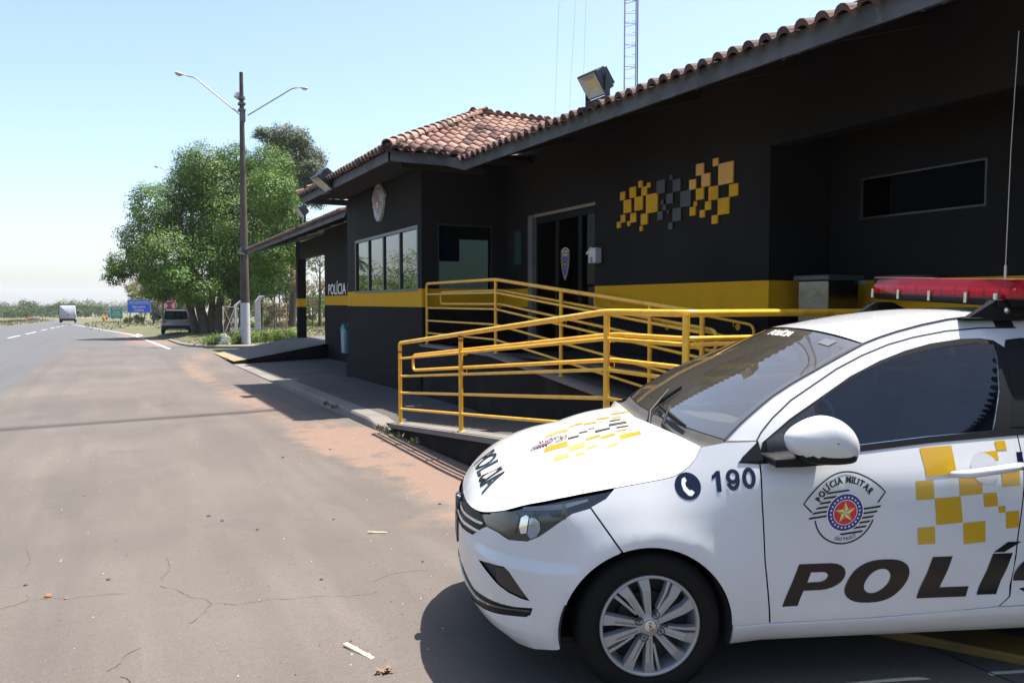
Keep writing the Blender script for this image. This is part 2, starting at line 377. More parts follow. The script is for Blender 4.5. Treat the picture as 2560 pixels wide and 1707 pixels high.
# cracks
CR=[[(-0.62, 4.96),(-0.49, 5.05),(-0.43, 5.04),(-0.3, 4.97),(-0.2, 4.96),(-0.11, 4.94),(-0.01, 4.9)],[(0.17, 4.94),(0.25, 4.83),(0.31, 4.66),(0.38, 4.59),(0.41, 4.48),(0.52, 4.41),(0.65, 4.4),(0.73, 4.38),(0.82, 4.34),(0.91, 4.33),(0.99, 4.3),(1.09, 4.24),(1.23, 4.22),(1.26, 4.24)],
[(0.41, 4.48),(0.35, 4.34),(0.28, 4.22),(0.26, 4.13)],[(1.29, 4.4),(1.41, 4.5),(1.53, 4.49),(1.65, 4.46)],[(-0.57, 5.7),(-0.57, 6.03),(-0.63, 6.38)],[(0.06, 4.03),(-0.01, 3.96),(-0.06, 3.84),(-0.09, 3.81)],[(0.24, 5.58),(0.25, 5.34),(0.18, 5.09)],[(-0.03, 3.73),(0.01, 3.63)],[(-0.52, 5.16),(-0.49, 5.08),(-0.56, 4.97)],[(-3.2,12),(-2.9,14),(-3,17)],[(-.9,9),(-.5,9.3),(.2,9.2),(.6,9.6)]]
cb=MB(); rc=random.Random(3)
for c in CR:
    P=[]
    for (x0,y0),(x1,y1) in zip(c,c[1:]):
        n=max(2,int(math.hypot(x1-x0,y1-y0)/.035))
        for i in range(n): t=i/n; P.append((x0+(x1-x0)*t+rc.uniform(-.008,.008),y0+(y1-y0)*t+rc.uniform(-.01,.01)))
    P.append(c[-1]); vs,fs=stroke(P,1)
    n=len(P); W_=[.0007+.0022*rc.random() for _ in P]
    vs=[(P[i][0]+(vs[i][0]-P[i][0])*2*W_[i],P[i][1]+(vs[i][1]-P[i][1])*2*W_[i],ga(P[i][1])+.004) for i in range(n)]+[(P[i][0]+(vs[n+i][0]-P[i][0])*2*W_[i],P[i][1]+(vs[n+i][1]-P[i][1])*2*W_[i],ga(P[i][1])+.004) for i in range(n)]
    cb.add(vs,fs)
cb.build('pavement_cracks',mat('crack',(.09,.07,.06),.9),kind='structure')
# ---- kerb and side walk
conc=mat('concrete',(.165,.147,.128),.85,var=[(1.1,(.12,.107,.093),.4,.65),(14,(.12,.10,.09),.6,.8)],bump=(60,.5,.004))
floor=mat('old_floor_concrete',(.074,.071,.068),.85,spec=.2,var=[(1.3,(.066,.064,.062),.4,.62),(.5,(.11,.10,.09),.55,.7),(12,(.045,.043,.041),.62,.78)],bump=(50,.4,.004))
def kh(y): return .11 if 11.2<y<17.8 else .11*sst(10.2,11.2,y) if y<=11.2 else .11*(1-sst(17.8,20,y))+.012
kb=MB()
YS=rng(10.4,32.6,.4)
pro=[(3.16,-.12),(3.2,.7),(3.22,.97),(3.26,1.0),(3.48,1.0),(3.5,.97)]
kv=[(x,y,gz(y)-.075+ (kh(y)*h if h>0 else -.1)) for y in YS for x,h in pro]; k=len(pro)
kb.add(kv,[(j*k+i,j*k+i+1,(j+1)*k+i+1,(j+1)*k+i) for j in range(len(YS)-1) for i in range(k-1)])
kb.build('kerb',conc,kind='structure')
sheet('pavement',rng(3.49,6.7,.4),rng(10.2,28.5,.6),lambda x,y:gz(y)-.077+kh(y),floor)
lineM([(4.2,21),(5.4,21.1)],.05,.012)
jb=MB()
for y in (14.2,18.2,22.6): jb.add([(3.5,y,gz(y)-.072+kh(y)),(6.6,y+.02,gz(y)-.072+kh(y)),(6.6,y+.06,gz(y)-.072+kh(y)),(3.5,y+.04,gz(y)-.072+kh(y))],[(0,1,2,3)])
jb.build('pavement_joints',mat('joint',(.15,.13,.11),.9),kind='structure')
yk=mat('yellow_kerb_paint',(.15,.085,.012),.75,var=[(5,(.08,.055,.02),.5,.7)])
b=MB(); b.add([(2.80,3.20,.0),(3.02,3.32,.0),(4.45,.95,.0),(4.23,.83,.0),(2.80,3.20,.05),(3.02,3.32,.05),(4.45,.95,.05),(4.23,.83,.05)],[(0,3,2,1),(4,5,6,7),(0,1,5,4),(1,2,6,5),(2,3,7,6),(3,0,4,7)]); b.build('yellow_kerb',yk,kind='structure',bevel=.01)
sheet('building_floor',[3.32,5,7.6],rng(-9,4.2,1),lambda x,y:gz(y)+.004,floor)
# curved kerb round the lawn
P=[(5.6,37.3),(4.3,37.6),(3.6,38.2),(3.05,39.6),(2.7,42),(2.55,46.5),(2.5,49)]
b=MB(); b.tube([(x,y,gz(y)+.04) for x,y in P],.085,8); b.build('lawn_kerb',mat('white_kerb',(.22,.20,.17),.85),kind='structure')
# litter
lb=mat('bleached_wood',(.55,.42,.24),.8,var=[(20,(.75,.65,.45),.45,.6)])
for (x0,y0),(x1,y1),w,nm in [((.91,3.59),(.99,3.40),.022,'pale wooden batten lying on asphalt by the patrol car shadow'),((1.57,5.5),(1.70,5.45),.010,'thin white stick lying on asphalt left of the car bumper')]:
    L=math.hypot(x1-x0,y1-y0); o=MB(); o.box((0,-w/2,0),(L,w/2,.012)); o.box((L*.35,-w/2-.003,.004),(L*.37,w/2+.003,.015)); o.box((L*.8,-w/2-.003,.004),(L*.83,w/2+.003,.015))
    ob=o.build('wood_stick',lb,bevel=.003); ob.location=(x0,y0,ga(y0)+.004); ob.rotation_euler=(0,R(3),math.atan2(y1-y0,x1-x0)); tag(ob,nm,'stick')
def pebble(r,seed,sq=.6):
    rr=random.Random(seed); bm=bmesh.new(); bmesh.ops.create_icosphere(bm,subdivisions=2,radius=r)
    for v in bm.verts: v.co*=1+.28*noise.noise(v.co/r*1.3+Vector((seed,0,0))); v.co.z*=sq
    me=bpy.data.meshes.new('pebble'); bm.to_mesh(me); bm.free(); return me
sm=[mat('brown_stone',(.22,.10,.05),.9,bump=(60,.8,.005)),mat('dark_stone',(.06,.055,.05),.85,bump=(60,.8,.005))]
ST=[(-0.4, 5.06,.020,0),(-0.31, 4.97,.010,0),(-0.1, 5.24,.013,1),(-0.54, 5.37,.012,1),(0.6, 6.7,.016,1),(0.68, 6.48,.013,1),(0.88, 6.04,.013,1),(1.03, 4.6,.011,1),(1.63, 9.16,.016,1),(1.46, 6.07,.010,1),(1.68, 4.64,.010,1),(2.38, 6.14,.014,1),(-0.34, 8.09,.013,0),(2.24, 9.43,.02,0),(.95,3.63,.006,1)]
for i,(x,y,r,k) in enumerate(ST):
    me=pebble(r,i); me.materials.append(sm[k]); o=fin('stone',me); o.location=(x,y,ga(y)+r*.35); o.rotation_euler=(0,0,i)
    tag(o,'small loose stone scattered on the dusty asphalt','stone','stones on the asphalt')
rg=random.Random(9); g=MB()
for i in range(900):
    x=rg.uniform(-3,3.1); y=3.2+ (rg.random()**1.6)*14; r=rg.uniform(.002,.006)
    a=rg.uniform(0,6); z=ga(y)
    g.add([(x+r*math.cos(a),y+r*math.sin(a),z),(x+r*math.cos(a+2.1),y+r*math.sin(a+2.1),z),(x+r*math.cos(a+4.2),y+r*math.sin(a+4.2),z),(x,y,z+r)],[(0,1,3),(1,2,3),(2,0,3)],rg.choice([0,0,1,2]))
g.build('grit',[sm[1],sm[0],mat('white_grit',(.6,.56,.5),.9)],kind='stuff')
# crumpled dry leaf
g=MB(); rr=random.Random(2)
for i in range(14):
    a=rr.uniform(0,6); p=Vector((rr.uniform(-.03,.03),rr.uniform(-.02,.02),rr.uniform(.002,.018))); d=Vector((math.cos(a),math.sin(a),rr.uniform(-.3,.5)))*.02; e=Vector((-math.sin(a),math.cos(a),.2))*.008
    g.add([p-d,p+e,p+d,p-e],[(0,1,2,3)])
o=g.build('dry_leaf',mat('dead_leaf',(.16,.09,.05),.8)); o.location=(.99,3.24,ga(3.24)+.003); tag(o,'crumpled brown dead leaf on the asphalt below the wooden batten','leaf')
# ================= vegetation =================
def leafcloud(name,blobs,n,size,m,parent=None,seed=1,shell=.55,flat=1.0,clump=0):
    """blobs: list (centre Vector, rx, ry, rz). leaf-sized faces spread through the lobes"""
    rr=random.Random(seed); v=[];f=[];rn=[]
    vol=[b[1]*b[2]*b[3] for b in blobs]; wt=[q**.72 for q in vol]; tot=sum(wt)
    for b,w in zip(blobs,wt):
        c,rx,ry,rz=b; k=int(n*w/tot); tw=[]
        nc=max(6,k//34)
        for _ in range(nc):
            u=Vector((rr.gauss(0,1),rr.gauss(0,1),rr.gauss(0,1))).normalized(); q=shell+(1-shell)*rr.random()**.6
            q*=1+.22*noise.noise(u*2.3+Vector((seed,c.x,c.z)))
            tw.append((Vector((c.x+u.x*rx*q,c.y+u.y*ry*q,c.z+u.z*rz*q)),u,rr.random()))
        cs=(rx+ry+rz)/3*.10+size*.55
        for i in range(k):
            tc,u,tr=rr.choice(tw); p=tc+Vector((rr.gauss(0,cs),rr.gauss(0,cs),rr.gauss(0,cs*.8)))
            d=(u*1.2+Vector((0,0,.35))+Vector((rr.gauss(0,.55),rr.gauss(0,.55),rr.gauss(0,.45)))).normalized(); s=d.cross(Vector((rr.gauss(0,1),rr.gauss(0,1),rr.gauss(0,1)))).normalized()
            L=size*rr.uniform(.6,1.25); w2=L*.33; j=len(v)
            e=d.cross(s); tip=s*L
            v+= [tuple(p-tip*.5),tuple(p+e*w2),tuple(p+tip*.5),tuple(p-e*w2)]; f.append((j,j+1,j+2,j+3)); rn+= [min(1,max(0,tr*.6+rr.random()*.4))]*4
    me=bpy.data.meshes.new(name); me.from_pydata(v,[],f); me.materials.append(m)
    a=me.attributes.new('rnd','FLOAT','POINT'); a.data.foreach_set('value',rn)
    return fin(name,me,parent)
bark=mat('bark',(.085,.062,.045),.95,var=[(6,(.045,.034,.026),.45,.6)],bump=(18,1,.03))
barkp=mat('pale_bark',(.17,.135,.10),.95,var=[(6,(.09,.07,.05),.45,.6)],bump=(18,1,.03))
def trunk(parent,limbs,m):
    b=MB()
    for pts,r0,r1 in limbs:
        P=[]; 
        for i in range(len(pts)-1):
            for t in (0,.34,.67): P.append(Vector(pts[i]).lerp(Vector(pts[i+1]),t)+Vector((random.uniform(-1,1),random.uniform(-1,1),0))*r0*.18*(1 if (i or t) else 0))
        P.append(Vector(pts[-1])); b.tube(P,r0,8,r2=r1)
    return b.build('trunk',m,parent)
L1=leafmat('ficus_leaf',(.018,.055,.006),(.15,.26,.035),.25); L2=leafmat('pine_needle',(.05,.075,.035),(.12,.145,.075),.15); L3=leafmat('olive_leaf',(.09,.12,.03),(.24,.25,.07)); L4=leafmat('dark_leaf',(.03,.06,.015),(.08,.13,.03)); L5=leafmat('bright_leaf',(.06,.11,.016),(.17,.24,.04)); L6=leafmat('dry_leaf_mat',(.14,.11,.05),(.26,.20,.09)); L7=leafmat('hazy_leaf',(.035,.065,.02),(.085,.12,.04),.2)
def blobs_px(lst,D,dep=1.0,sp=0):
    rr=random.Random(5); out=[]
    for x,y,r in lst:
        R_=r*D/F; out.append((at(x,y,D)+fw*rr.uniform(-sp,sp)*1.0,R_,R_*dep,R_*.92))
    return out
# big rounded tree behind the lamp post
D=50
bt=[(480,415,62),(560,400,50),(640,415,62),(430,450,62),(520,470,85),(610,480,85),(690,500,62),(380,520,62),(450,560,85),(560,570,95),(660,590,78),(720,560,45),(350,600,58),(420,650,75),(520,650,85),(610,650,70),(690,640,55),(325,665,38),(730,620,40),(560,700,50),(660,700,40),(460,705,45),(380,690,45)]
bt=[(x+14,y,r) for x,y,r in bt]+[(540,725,38),(600,722,40),(430,722,36),(690,712,36),(350,700,34),(318,690,26),(500,735,30)]
bl=blobs_px(bt,D,1.0,2.6)
T=thing('broadleaf_tree','large rounded broadleaf tree with dense crown behind the tall lamp post','tree',at(515,846,D))
def loc(bl,T): return [(b[0]-T.location,b[1],b[2],b[3]) for b in bl]
leafcloud('crown',loc(bl,T),230000,.125,L1,T,3,.70)
o0=T.location
def pxp(x,y,D,T): return at(x,y,D)-T.location
trunk(T,[([pxp(515,846,D,T),pxp(505,780,D,T),pxp(490,700,D,T),pxp(460,600,D,T),pxp(430,500,D,T)],.36,.12),([pxp(548,848,D,T),pxp(545,780,D,T),pxp(560,700,D,T),pxp(610,620,D,T),pxp(660,520,D,T)],.30,.1),([pxp(490,842,D,T),pxp(478,770,D,T),pxp(460,700,D,T),pxp(400,640,D,T)],.28,.08),([pxp(530,846,D,T),pxp(530,760,D,T),pxp(530,650,D,T),pxp(520,480,D,T)],.26,.1),([pxp(560,846,D,T),pxp(580,770,D,T),pxp(610,700,D,T)],.25,.08)],bark)
# conifer
D=74; T=thing('pine_tree','tall grey green pine standing behind the rounded tree','tree',at(730,822,D))
bt=[(700,345,40),(735,350,38),(680,375,30),(760,390,42),(715,400,48),(745,440,48),(690,430,30),(780,430,30),(770,480,40),(725,480,40),(800,455,22),(668,345,20)]
leafcloud('crown',loc(blobs_px(bt,D,1,2),T),60000,.18,L2,T,5,.35)
trunk(T,[([pxp(730,822,D,T),pxp(735,600,D,T),pxp(722,440,D,T),pxp(715,350,D,T)],.35,.06)]+[([pxp(728,y,D,T),pxp(x,y-15,D,T)],.08,.03) for x,y in ((680,400),(770,420),(690,450),(785,470),(760,500))],bark)
# trees seen under and beside the big crown
def sidetree(D,base,blobs,n,size,lm,label,tr=None,bk=bark,seed=1,name='roadside_tree',shell=.4,group=None):
    T=thing(name,label,'tree',at(base[0],base[1],D),group=group)
    if blobs: leafcloud('crown',loc(blobs_px(blobs,D,1,1),T),n,size,lm,T,seed,shell)
    if tr: trunk(T,[([pxp(x,y,D,T) for x,y in l],r0,r1) for l,r0,r1 in tr],bk)
    return T
sidetree(100,(385,814),[(345,735,26),(375,720,30),(400,745,25),(330,760,14),(360,765,18)],5000,.22,L3,'small olive green tree directly right of the blue municipal sign',[([(385,815),(383,770),(365,725)],.14,.04),([(385,790),(400,745)],.08,.03)],seed=11)
sidetree(108,(360,813),[(325,720,18),(345,705,18),(365,700,20),(318,745,10)],2500,.2,L6,'sparse dry crowned tree behind the blue municipal sign',[([(361,818),(352,780),(335,730)],.14,.04),([(360,800),(372,740),(368,705)],.1,.03)],barkp,12)
sidetree(70,(412,818),[(420,740,30),(440,765,26),(455,735,28),(410,780,22),(430,790,22),(470,760,22)],6000,.16,L5,'bright green bushy tree behind the red road sign',[([(412,818),(410,740)],.22,.12)],seed=13)
sidetree(84,(600,825),[(580,730,28),(615,745,28),(600,780,22),(640,730,26),(575,780,20),(640,790,20)],5200,.18,L5,'leafy light green tree between the white post and the big trunk',[([(600,825),(598,740)],.15,.05)],seed=14)
tall=[(655,838,640,.13,L4),(688,836,700,.10,L3),(716,832,690,.09,L6),(762,836,640,.14,L6),(800,828,640,.2,L3),(783,830,720,.1,L6),(640,832,670,.16,L4),(700,830,655,.1,L6)]
for i,(x,yb,yt,r,lm) in enumerate(tall):
    D=58+i*3.5; rr=random.Random(40+i); tr=[([(x,yb),(x+rr.uniform(-4,4),(yb+yt)/2),(x+rr.uniform(-8,8),yt)],r,.04)]
    for k in range(7):
        y=yb-(yb-yt)*rr.uniform(.3,.95); sx=rr.choice((-1,1))*rr.uniform(10,34); tr.append(([(x,y),(x+sx*.6,y-rr.uniform(10,25)),(x+sx,y-rr.uniform(25,55))],.045,.012))
    bls=[(x+rr.uniform(-30,30),yt+rr.uniform(-40,35),rr.uniform(15,26)) for _ in range(5)]
    sidetree(D,(x,yb),bls,1500,.15,lm,['slender','thin','pale','bare','thick','sparse','dark','leaning'][i]+' trunked tree in the grove behind the gate, '+['left of centre','middle','beside the black column','seen through the carport opening','at right of the carport opening','between two trunks in the carport opening','nearest the lamp post','just left of the black column'][i],tr,barkp if i%2 else bark,50+i,'grove_tree',.2,'grove behind the gate')
# broader background trees, far behind the grove
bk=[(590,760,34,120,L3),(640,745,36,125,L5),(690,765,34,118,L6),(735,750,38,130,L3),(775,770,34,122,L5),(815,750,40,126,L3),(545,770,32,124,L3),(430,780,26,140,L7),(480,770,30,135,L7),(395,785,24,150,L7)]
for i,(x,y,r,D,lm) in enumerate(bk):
    g_=at(x,y,D); zb=gz(g_.y)+.3
    T=thing('background_tree','rounded background tree beyond the roadside grove','tree',(g_.x,g_.y,zb),group='trees beyond the grove')
    rr=random.Random(70+i); bl=[(x+rr.uniform(-r,r)*.8,y+rr.uniform(-r*.8,r*.9),r*rr.uniform(.45,.7)) for _ in range(6)]
    leafcloud('crown',loc(blobs_px(bl,D,1,1.5),T),2600,.34,lm,T,80+i,.3); b=MB(); b.tube([(0,0,0),(0,0,g_.z-zb)],.16,6,r2=.07); b.build('trunk',bark,T)
# understorey shrubs between the trunks
for i,(x,y,r,D) in enumerate([(625,815,16,70),(668,810,18,74),(700,815,14,72),(728,812,15,76),(775,815,15,78),(805,812,14,76),(585,820,16,72),(440,812,14,80),(345,800,14,100),(320,802,10,105)]):
    T=thing('shrub','low green shrub among the roadside grove trunks','shrub',at(x,y+r*.8,D),group='understorey shrubs')
    leafcloud('foliage',loc(blobs_px([(x-r*.5,y,r*.7),(x+r*.4,y-2,r*.8),(x,y-r*.5,r*.6)],D),T),1300,.13,[L5,L3,L6,L4][i%4],T,110+i,.2)
# hedge
T=thing('hedge','low clipped yellow green hedge in front of the white posts','hedge',(5.0,38.6,gz(38.6)))
hb=[]
for i in range(26):
    t=i/25; x=527+ (742-527)*t; yb=866-(866-846)*t; D=36.4+6*t; hb.append((at(x,yb-11+2*math.sin(i*2.1),D)-T.location,.36,.5,.32+.03*math.sin(i*1.7)))
leafcloud('foliage',hb,26000,.07,L5,T,130,.5)
T=thing('hedge_shrub','pale silvery shrub at the left end of the hedge','shrub',at(560,868,36.2))
leafcloud('foliage',[(at(560,853,36.2)-T.location,.24,.3,.22)],900,.13,leafmat('silver_leaf',(.25,.27,.2),(.4,.42,.34)),T,131,.3)
# lawn tufts / dry grass: one stuff object
rr=random.Random(8); g=MB()
def tuft(x,y,z,h,n):
    for _ in range(n):
        a=rr.uniform(0,6.28); r=rr.uniform(0,.07); px_,py_=x+r*math.cos(a),y+r*math.sin(a); b_=rr.uniform(0,6.28); w=.008+.00022*y
        g.add([(px_-w*math.cos(b_),py_-w*math.sin(b_),z),(px_+w*math.cos(b_),py_+w*math.sin(b_),z),(px_+rr.uniform(-.06,.06),py_+rr.uniform(-.06,.06),z+h*rr.uniform(.5,1.2))],[(0,1,2)],rr.choice((0,0,1)))
for _ in range(5200):
    y=rr.uniform(38.8,85); x=rr.uniform(2.9,16+.1*y); tuft(x,y,tz(x,y),.10 if x>4 or y<47 else .05,4)
for _ in range(900):
    y=rr.uniform(86,150); x=rr.uniform(-3,14)-(y-86)*.04; tuft(x,y,tz(x,y),.2,4)
for _ in range(700):
    y=rr.uniform(110,220); x=rr.uniform(-22,-14.2); tuft(x,y,tz(x,y),.3,4)
GR=mat('grass_blade',(.07,.08,.02),.7); GY=mat('dry_blade',(.135,.11,.05),.8)
g.build('grass',[GR,GY],kind='stuff')
g=MB()
for (x,y) in [(3.1,10.25),(3.12,10.05),(3.05,9.7),(3.1,9.4),(3.16,28.0),(3.2,28.3),(3.1,13.3),(3.12,12.8),(3.12,8.9),(3.3,4.2)]:
    tuft(x,y,gz(y),.07,26)
for v_ in range(0): pass
o=g.build('kerb_weeds',[GR,GY],kind='stuff')
# far tree belts: individuals along the left and beyond the crest
def simpletree(x,y,h,w,lm,seed,label,name='distant_tree',group='distant roadside trees',n=700):
    z=tz(x,y); T=thing(name,label,'tree',(x,y,z),group=group); rr=random.Random(seed)
    bl=[(Vector((rr.uniform(-w,w)*.5,rr.uniform(-w,w)*.5,h*rr.uniform(.25,.8))),w*.42,w*.42,h*.25) for _ in range(8)]
    leafcloud('crown',bl,n,max(.3,y*.0014),lm,T,seed,.3); b=MB(); b.tube([(0,0,0),(0,0,h*.6)],.15,5,r2=.07); b.build('trunk',bark,T); return T
rr=random.Random(21)
for i in range(26):
    y=rr.uniform(290,420); x=-16-y*.0-(i*2.6)-rr.uniform(0,3); x=-(y*.137)+ -3+ (i/25)*y*.125 -2
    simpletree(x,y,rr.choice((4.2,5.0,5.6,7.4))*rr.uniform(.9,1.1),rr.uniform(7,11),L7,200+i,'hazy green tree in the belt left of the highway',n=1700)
for i in range(14):
    y=rr.uniform(520,700); x=-y*.052+ (i/13)*y*.085
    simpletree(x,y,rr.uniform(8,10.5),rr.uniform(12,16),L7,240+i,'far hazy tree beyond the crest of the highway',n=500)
# trees across the road behind the camera side, mirrored in the window bands
rr=random.Random(31)
for i,(x,y,h,w) in enumerate([(-30,96,8,8),(-34,108,7,8),(-28,117,8.5,9),(-33,124,7,8),(-29,146,6.5,7),(-31,152,8,7),(-34,140,5.5,8),(-27,88,7,7)]):
    simpletree(x,y,h*1.22,w*1.1,L1,260+i,'tree across the highway, mirrored in the wide station window','mirrored_tree','trees across the highway',5200)
for (x,y,h) in ((-25,128,10),):
    T=thing('palm_tree','palm tree across the highway, mirrored in the wide station window','palm',(x,y,tz(x,y)))
    b=MB(); b.tube([(0,0,0),(.2,0,h*.5),(0,.1,h)],.2,7,r2=.13); b.build('trunk',barkp,T); b=MB(); r_=random.Random(4)
    for k in range(22):
        a=k*2.4; el=r_.uniform(-.1,.9); P=[Vector((math.cos(a)*s_,math.sin(a)*s_,h+math.sin(el)*s_-.22*s_*s_)) for s_ in (0,.6,1.2,1.8,2.4,2.9)]
        for p,q in zip(P,P[1:]):
            sd=Vector((-math.sin(a),math.cos(a),0))
            for j in range(4):
                c=p.lerp(q,j/4); b.add([c,c+sd*.5+Vector((0,0,-.35)),c+(q-p)*.25],[(0,1,2)]); b.add([c,c-sd*.5+Vector((0,0,-.35)),c+(q-p)*.25],[(0,1,2)])
    b.build('fronds',mat('palm_frond',(.06,.11,.03),.5),T)
for i,(x,y,h,w) in enumerate([(-20,-14,8,8),(-14,-26,9,10),(-3,-30,8,9),(9,-32,8,9),(18,-24,7,8),(-30,2,8,9)]):
    simpletree(x,y,h,w,L1,280+i,'tree standing behind the viewpoint, mirrored in car paint and glass','mirrored_tree','trees behind the viewpoint',1300)
# ================= police station =================
def onX(px_,py_,X):
    r=cf+rt*((px_-1280)/F)-cu*((py_-853.5)/F); return EYE+r*(X/r.x)
PAINT=mat('charcoal_paint',(.0175,.0160,.0154),.8,spec=.15,var=[(1.2,(.0205,.0182,.017),.4,.6),(.3,(.010,.0097,.0098),.45,.6)],bump=(55,.55,.006))
PAINT2=mat('black_plinth_paint',(.0075,.0073,.0078),.8,spec=.12,bump=(55,.5,.006),var=[(2,(.012,.0105,.010),.5,.7)])
YEL=mat('yellow_band_paint',(.56,.30,.008),.8,spec=.15,bump=(55,.5,.006),var=[(3,(.50,.265,.010),.5,.72)])
FAS=mat('fascia_board',(.075,.081,.088),.7,var=[(2.2,(.042,.045,.05),.42,.6),(9,(.115,.11,.105),.62,.75)],bump=(20,.6,.006))
WOODD=mat('dark_soffit_wood',(.022,.010,.007),.8,bump=(15,.6,.01),var=[(3,(.012,.008,.006),.4,.6)])
DARK=mat('black_metal',(.008,.008,.009),.6,spec=.2)
B=thing('police_station','black and yellow police station with clay tiled roofs beside the highway','building',(4.94,10,0))
OFS=-B.location
def bb(name,a,b,m,par=None,bevel=0):
    q=MB(); q.box(a,b); 
    for i,v in enumerate(q.v): q.v[i]=tuple(Vector(v)+OFS)
    return q.build(name,m,par or B,bevel=bevel)
def bmb(q,name,m,par=None,bevel=0):
    q.v=[tuple(Vector(v)+OFS) for v in q.v]
    if name in ('wall','yellow_band','rafter','soffit','door_jamb'):
        for p_ in split(q): r_=p_.build(name,m,par or B,bevel=bevel)
        return r_
    return q.build(name,m,par or B,bevel=bevel)
BZ0,BZ1=1.515,1.852
# bay wall with window opening  (X=4.94)
WY0,WY1,WZ0,WZ1=13.82,18.15,1.80,3.03
q=MB(); X0,X1=4.94,5.16
q.box((X0,13.6,BZ1),(X1,WY0,4.05)); q.box((X0,WY1,BZ1),(X1,18.84,4.05)); q.box((X0,WY0,WZ1),(X1,WY1,4.05))
q.box((X1,13.6,-.6),(6.63,13.78,.3)); q.box((X1,18.66,-.6),(6.63,18.84,4.05))
bmb(q,'wall',PAINT)
bb('wall',(4.94,13.6,-.6),(5.16,18.84,BZ0),PAINT2); bb('plinth',(4.90,13.56,-.6),(4.937,18.88,.28),PAINT2)
bb('yellow_band',(4.937,13.597,BZ0),(5.16,18.843,BZ1-.05),YEL)
q=MB(); q.box((4.937,13.597,BZ1-.05),(5.16,WY0,BZ1)); q.box((4.937,WY1,BZ1-.05),(5.16,18.843,BZ1)); bmb(q,'yellow_band',YEL)
# bay side wall facing the camera (Y=13.6) with its own window
q=MB(); q.box((5.162,13.6,BZ1),(5.25,13.8,4.2)); q.box((6.36,13.6,BZ1),(6.63,13.8,4.2)); q.box((5.25,13.6,3.05),(6.36,13.8,4.2)); bmb(q,'wall',PAINT)
bb('yellow_band',(5.162,13.596,BZ0),(6.626,13.8,BZ1),YEL); bb('wall',(5.162,13.6,.2),(6.63,13.8,BZ0),PAINT2)
# main wall X=6.63
q=MB(); q.box((6.63,12.62,BZ1),(6.85,13.8,4.6)); q.box((6.63,6.73,BZ1),(6.85,10.4,4.4)); q.box((6.63,10.4,3.16),(6.85,12.62,4.6)); q.box((6.63,-8,3.37),(6.85,6.73,4.6)); bmb(q,'wall',PAINT)
q=MB(); q.box((6.627,12.62,BZ0),(6.85,13.594,BZ1)); q.box((6.627,6.727,BZ0),(6.85,10.4,BZ1)); bmb(q,'yellow_band',YEL)
q=MB(); q.box((6.63,12.62,-.3),(6.85,13.6,BZ0)); q.box((6.63,6.73,-.3),(6.85,10.4,BZ0)); bmb(q,'wall',PAINT2)
# recess
q=MB(); q.box((6.85,6.73,BZ1),(7.6,6.95,4.6)); 
for a,b_ in (((7.6,-8,BZ1),(7.8,4.85,3.8)),((7.6,6.31,BZ1),(7.8,6.73,3.8)),((7.6,4.85,BZ1),(7.8,6.31,2.545)),((7.6,4.85,3.01),(7.8,6.31,3.8))): q.box(a,b_)
bmb(q,'wall',PAINT); bb('soffit',(6.86,-8,3.8),(7.6,6.73,3.85),PAINT)
q=MB(); q.box((6.852,6.727,BZ0),(7.6,6.95,BZ1)); q.box((7.597,-8,BZ0),(7.8,6.727,BZ1)); bmb(q,'yellow_band',YEL)
q=MB(); q.box((6.85,6.73,-.3),(7.6,6.95,BZ0)); q.box((7.6,-8,-.3),(7.8,6.73,BZ0)); bmb(q,'wall',PAINT2)
# back parts and inside
bb('wall',(9.0,-8,-.3),(9.2,18.8,4.6),PAINT); bb('wall',(6.63,18.84,-.6),(6.85,28.5,4.2),PAINT); bb('wall',(6.85,28.3,-.6),(10.5,28.5,4.2),PAINT)
bb('yellow_band',(6.627,18.9,BZ0-.01),(6.85,28.503,BZ1-.02),YEL)
bb('wall',(6.62,18.9,-.6),(6.627,28.5,BZ0-.01),PAINT2)
bb('ceiling',(5.2,13.8,3.2),(9,18.6,3.25),PAINT); bb('ceiling',(6.86,6.96,3.2),(9,13.8,3.25),PAINT); bb('inner_floor',(5.2,6.95,.80),(9,18.6,.84),mat('tile_floor',(.03,.03,.03),.3))
bb('inner_wall',(8.6,9.8,.84),(8.7,18.6,3.3),mat('inner_wall_paint',(.035,.05,.045),.7))
bb('beam',(6.63,28.5,3.38),(6.9,33.5,4.05),PAINT)
bb('column',(6.60,33.1,-.6),(6.93,33.45,4.1),PAINT2); bb('column_band',(6.597,33.097,1.42),(6.933,33.453,1.76),YEL)
# windows
ALU=mat('dark_window_frame',(.03,.034,.038),.35,metal=.4)
MIRR=glassmat('mirrored_glass',(.08,.10,.10),.16)
def window(plane,a0,a1,z0,z1,n,depth,glass,fr=.06):
    w=MB()
    def bx(u0,u1,z0_,z1_,d0,d1):
        if plane[0]=='X': w.box((plane[1]+d0,u0,z0_),(plane[1]+d1,u1,z1_))
        else: w.box((u0,plane[1]+d0,z0_),(u1,plane[1]+d1,z1_))
    bx(a0,a1,z0,z0+fr,-.02,.06); bx(a0,a1,z1-fr,z1,-.02,.06); bx(a0,a0+fr,z0+fr,z1-fr,-.02,.06); bx(a1-fr,a1,z0+fr,z1-fr,-.02,.06)
    for i in range(1,n): u=a0+(a1-a0)*i/n; bx(u-.03,u+.03,z0+fr,z1-fr,-.012,.05)
    fo=bmb(w,'window',ALU)
    for i in range(n):
        u0=a0+(a1-a0)*i/n+(fr if i==0 else .03); u1=a0+(a1-a0)*(i+1)/n-(fr if i==n-1 else .03)
        w=MB(); bx(u0,u1,z0+fr,z1-fr,depth,depth+.006); bmb(w,'pane',glass,fo)
    return fo
window(('X',4.96),WY0,WY1,WZ0,WZ1,4,.02,MIRR)
DG=glassmat('dim_glass',(.14,.18,.17),.0,fs=.06)
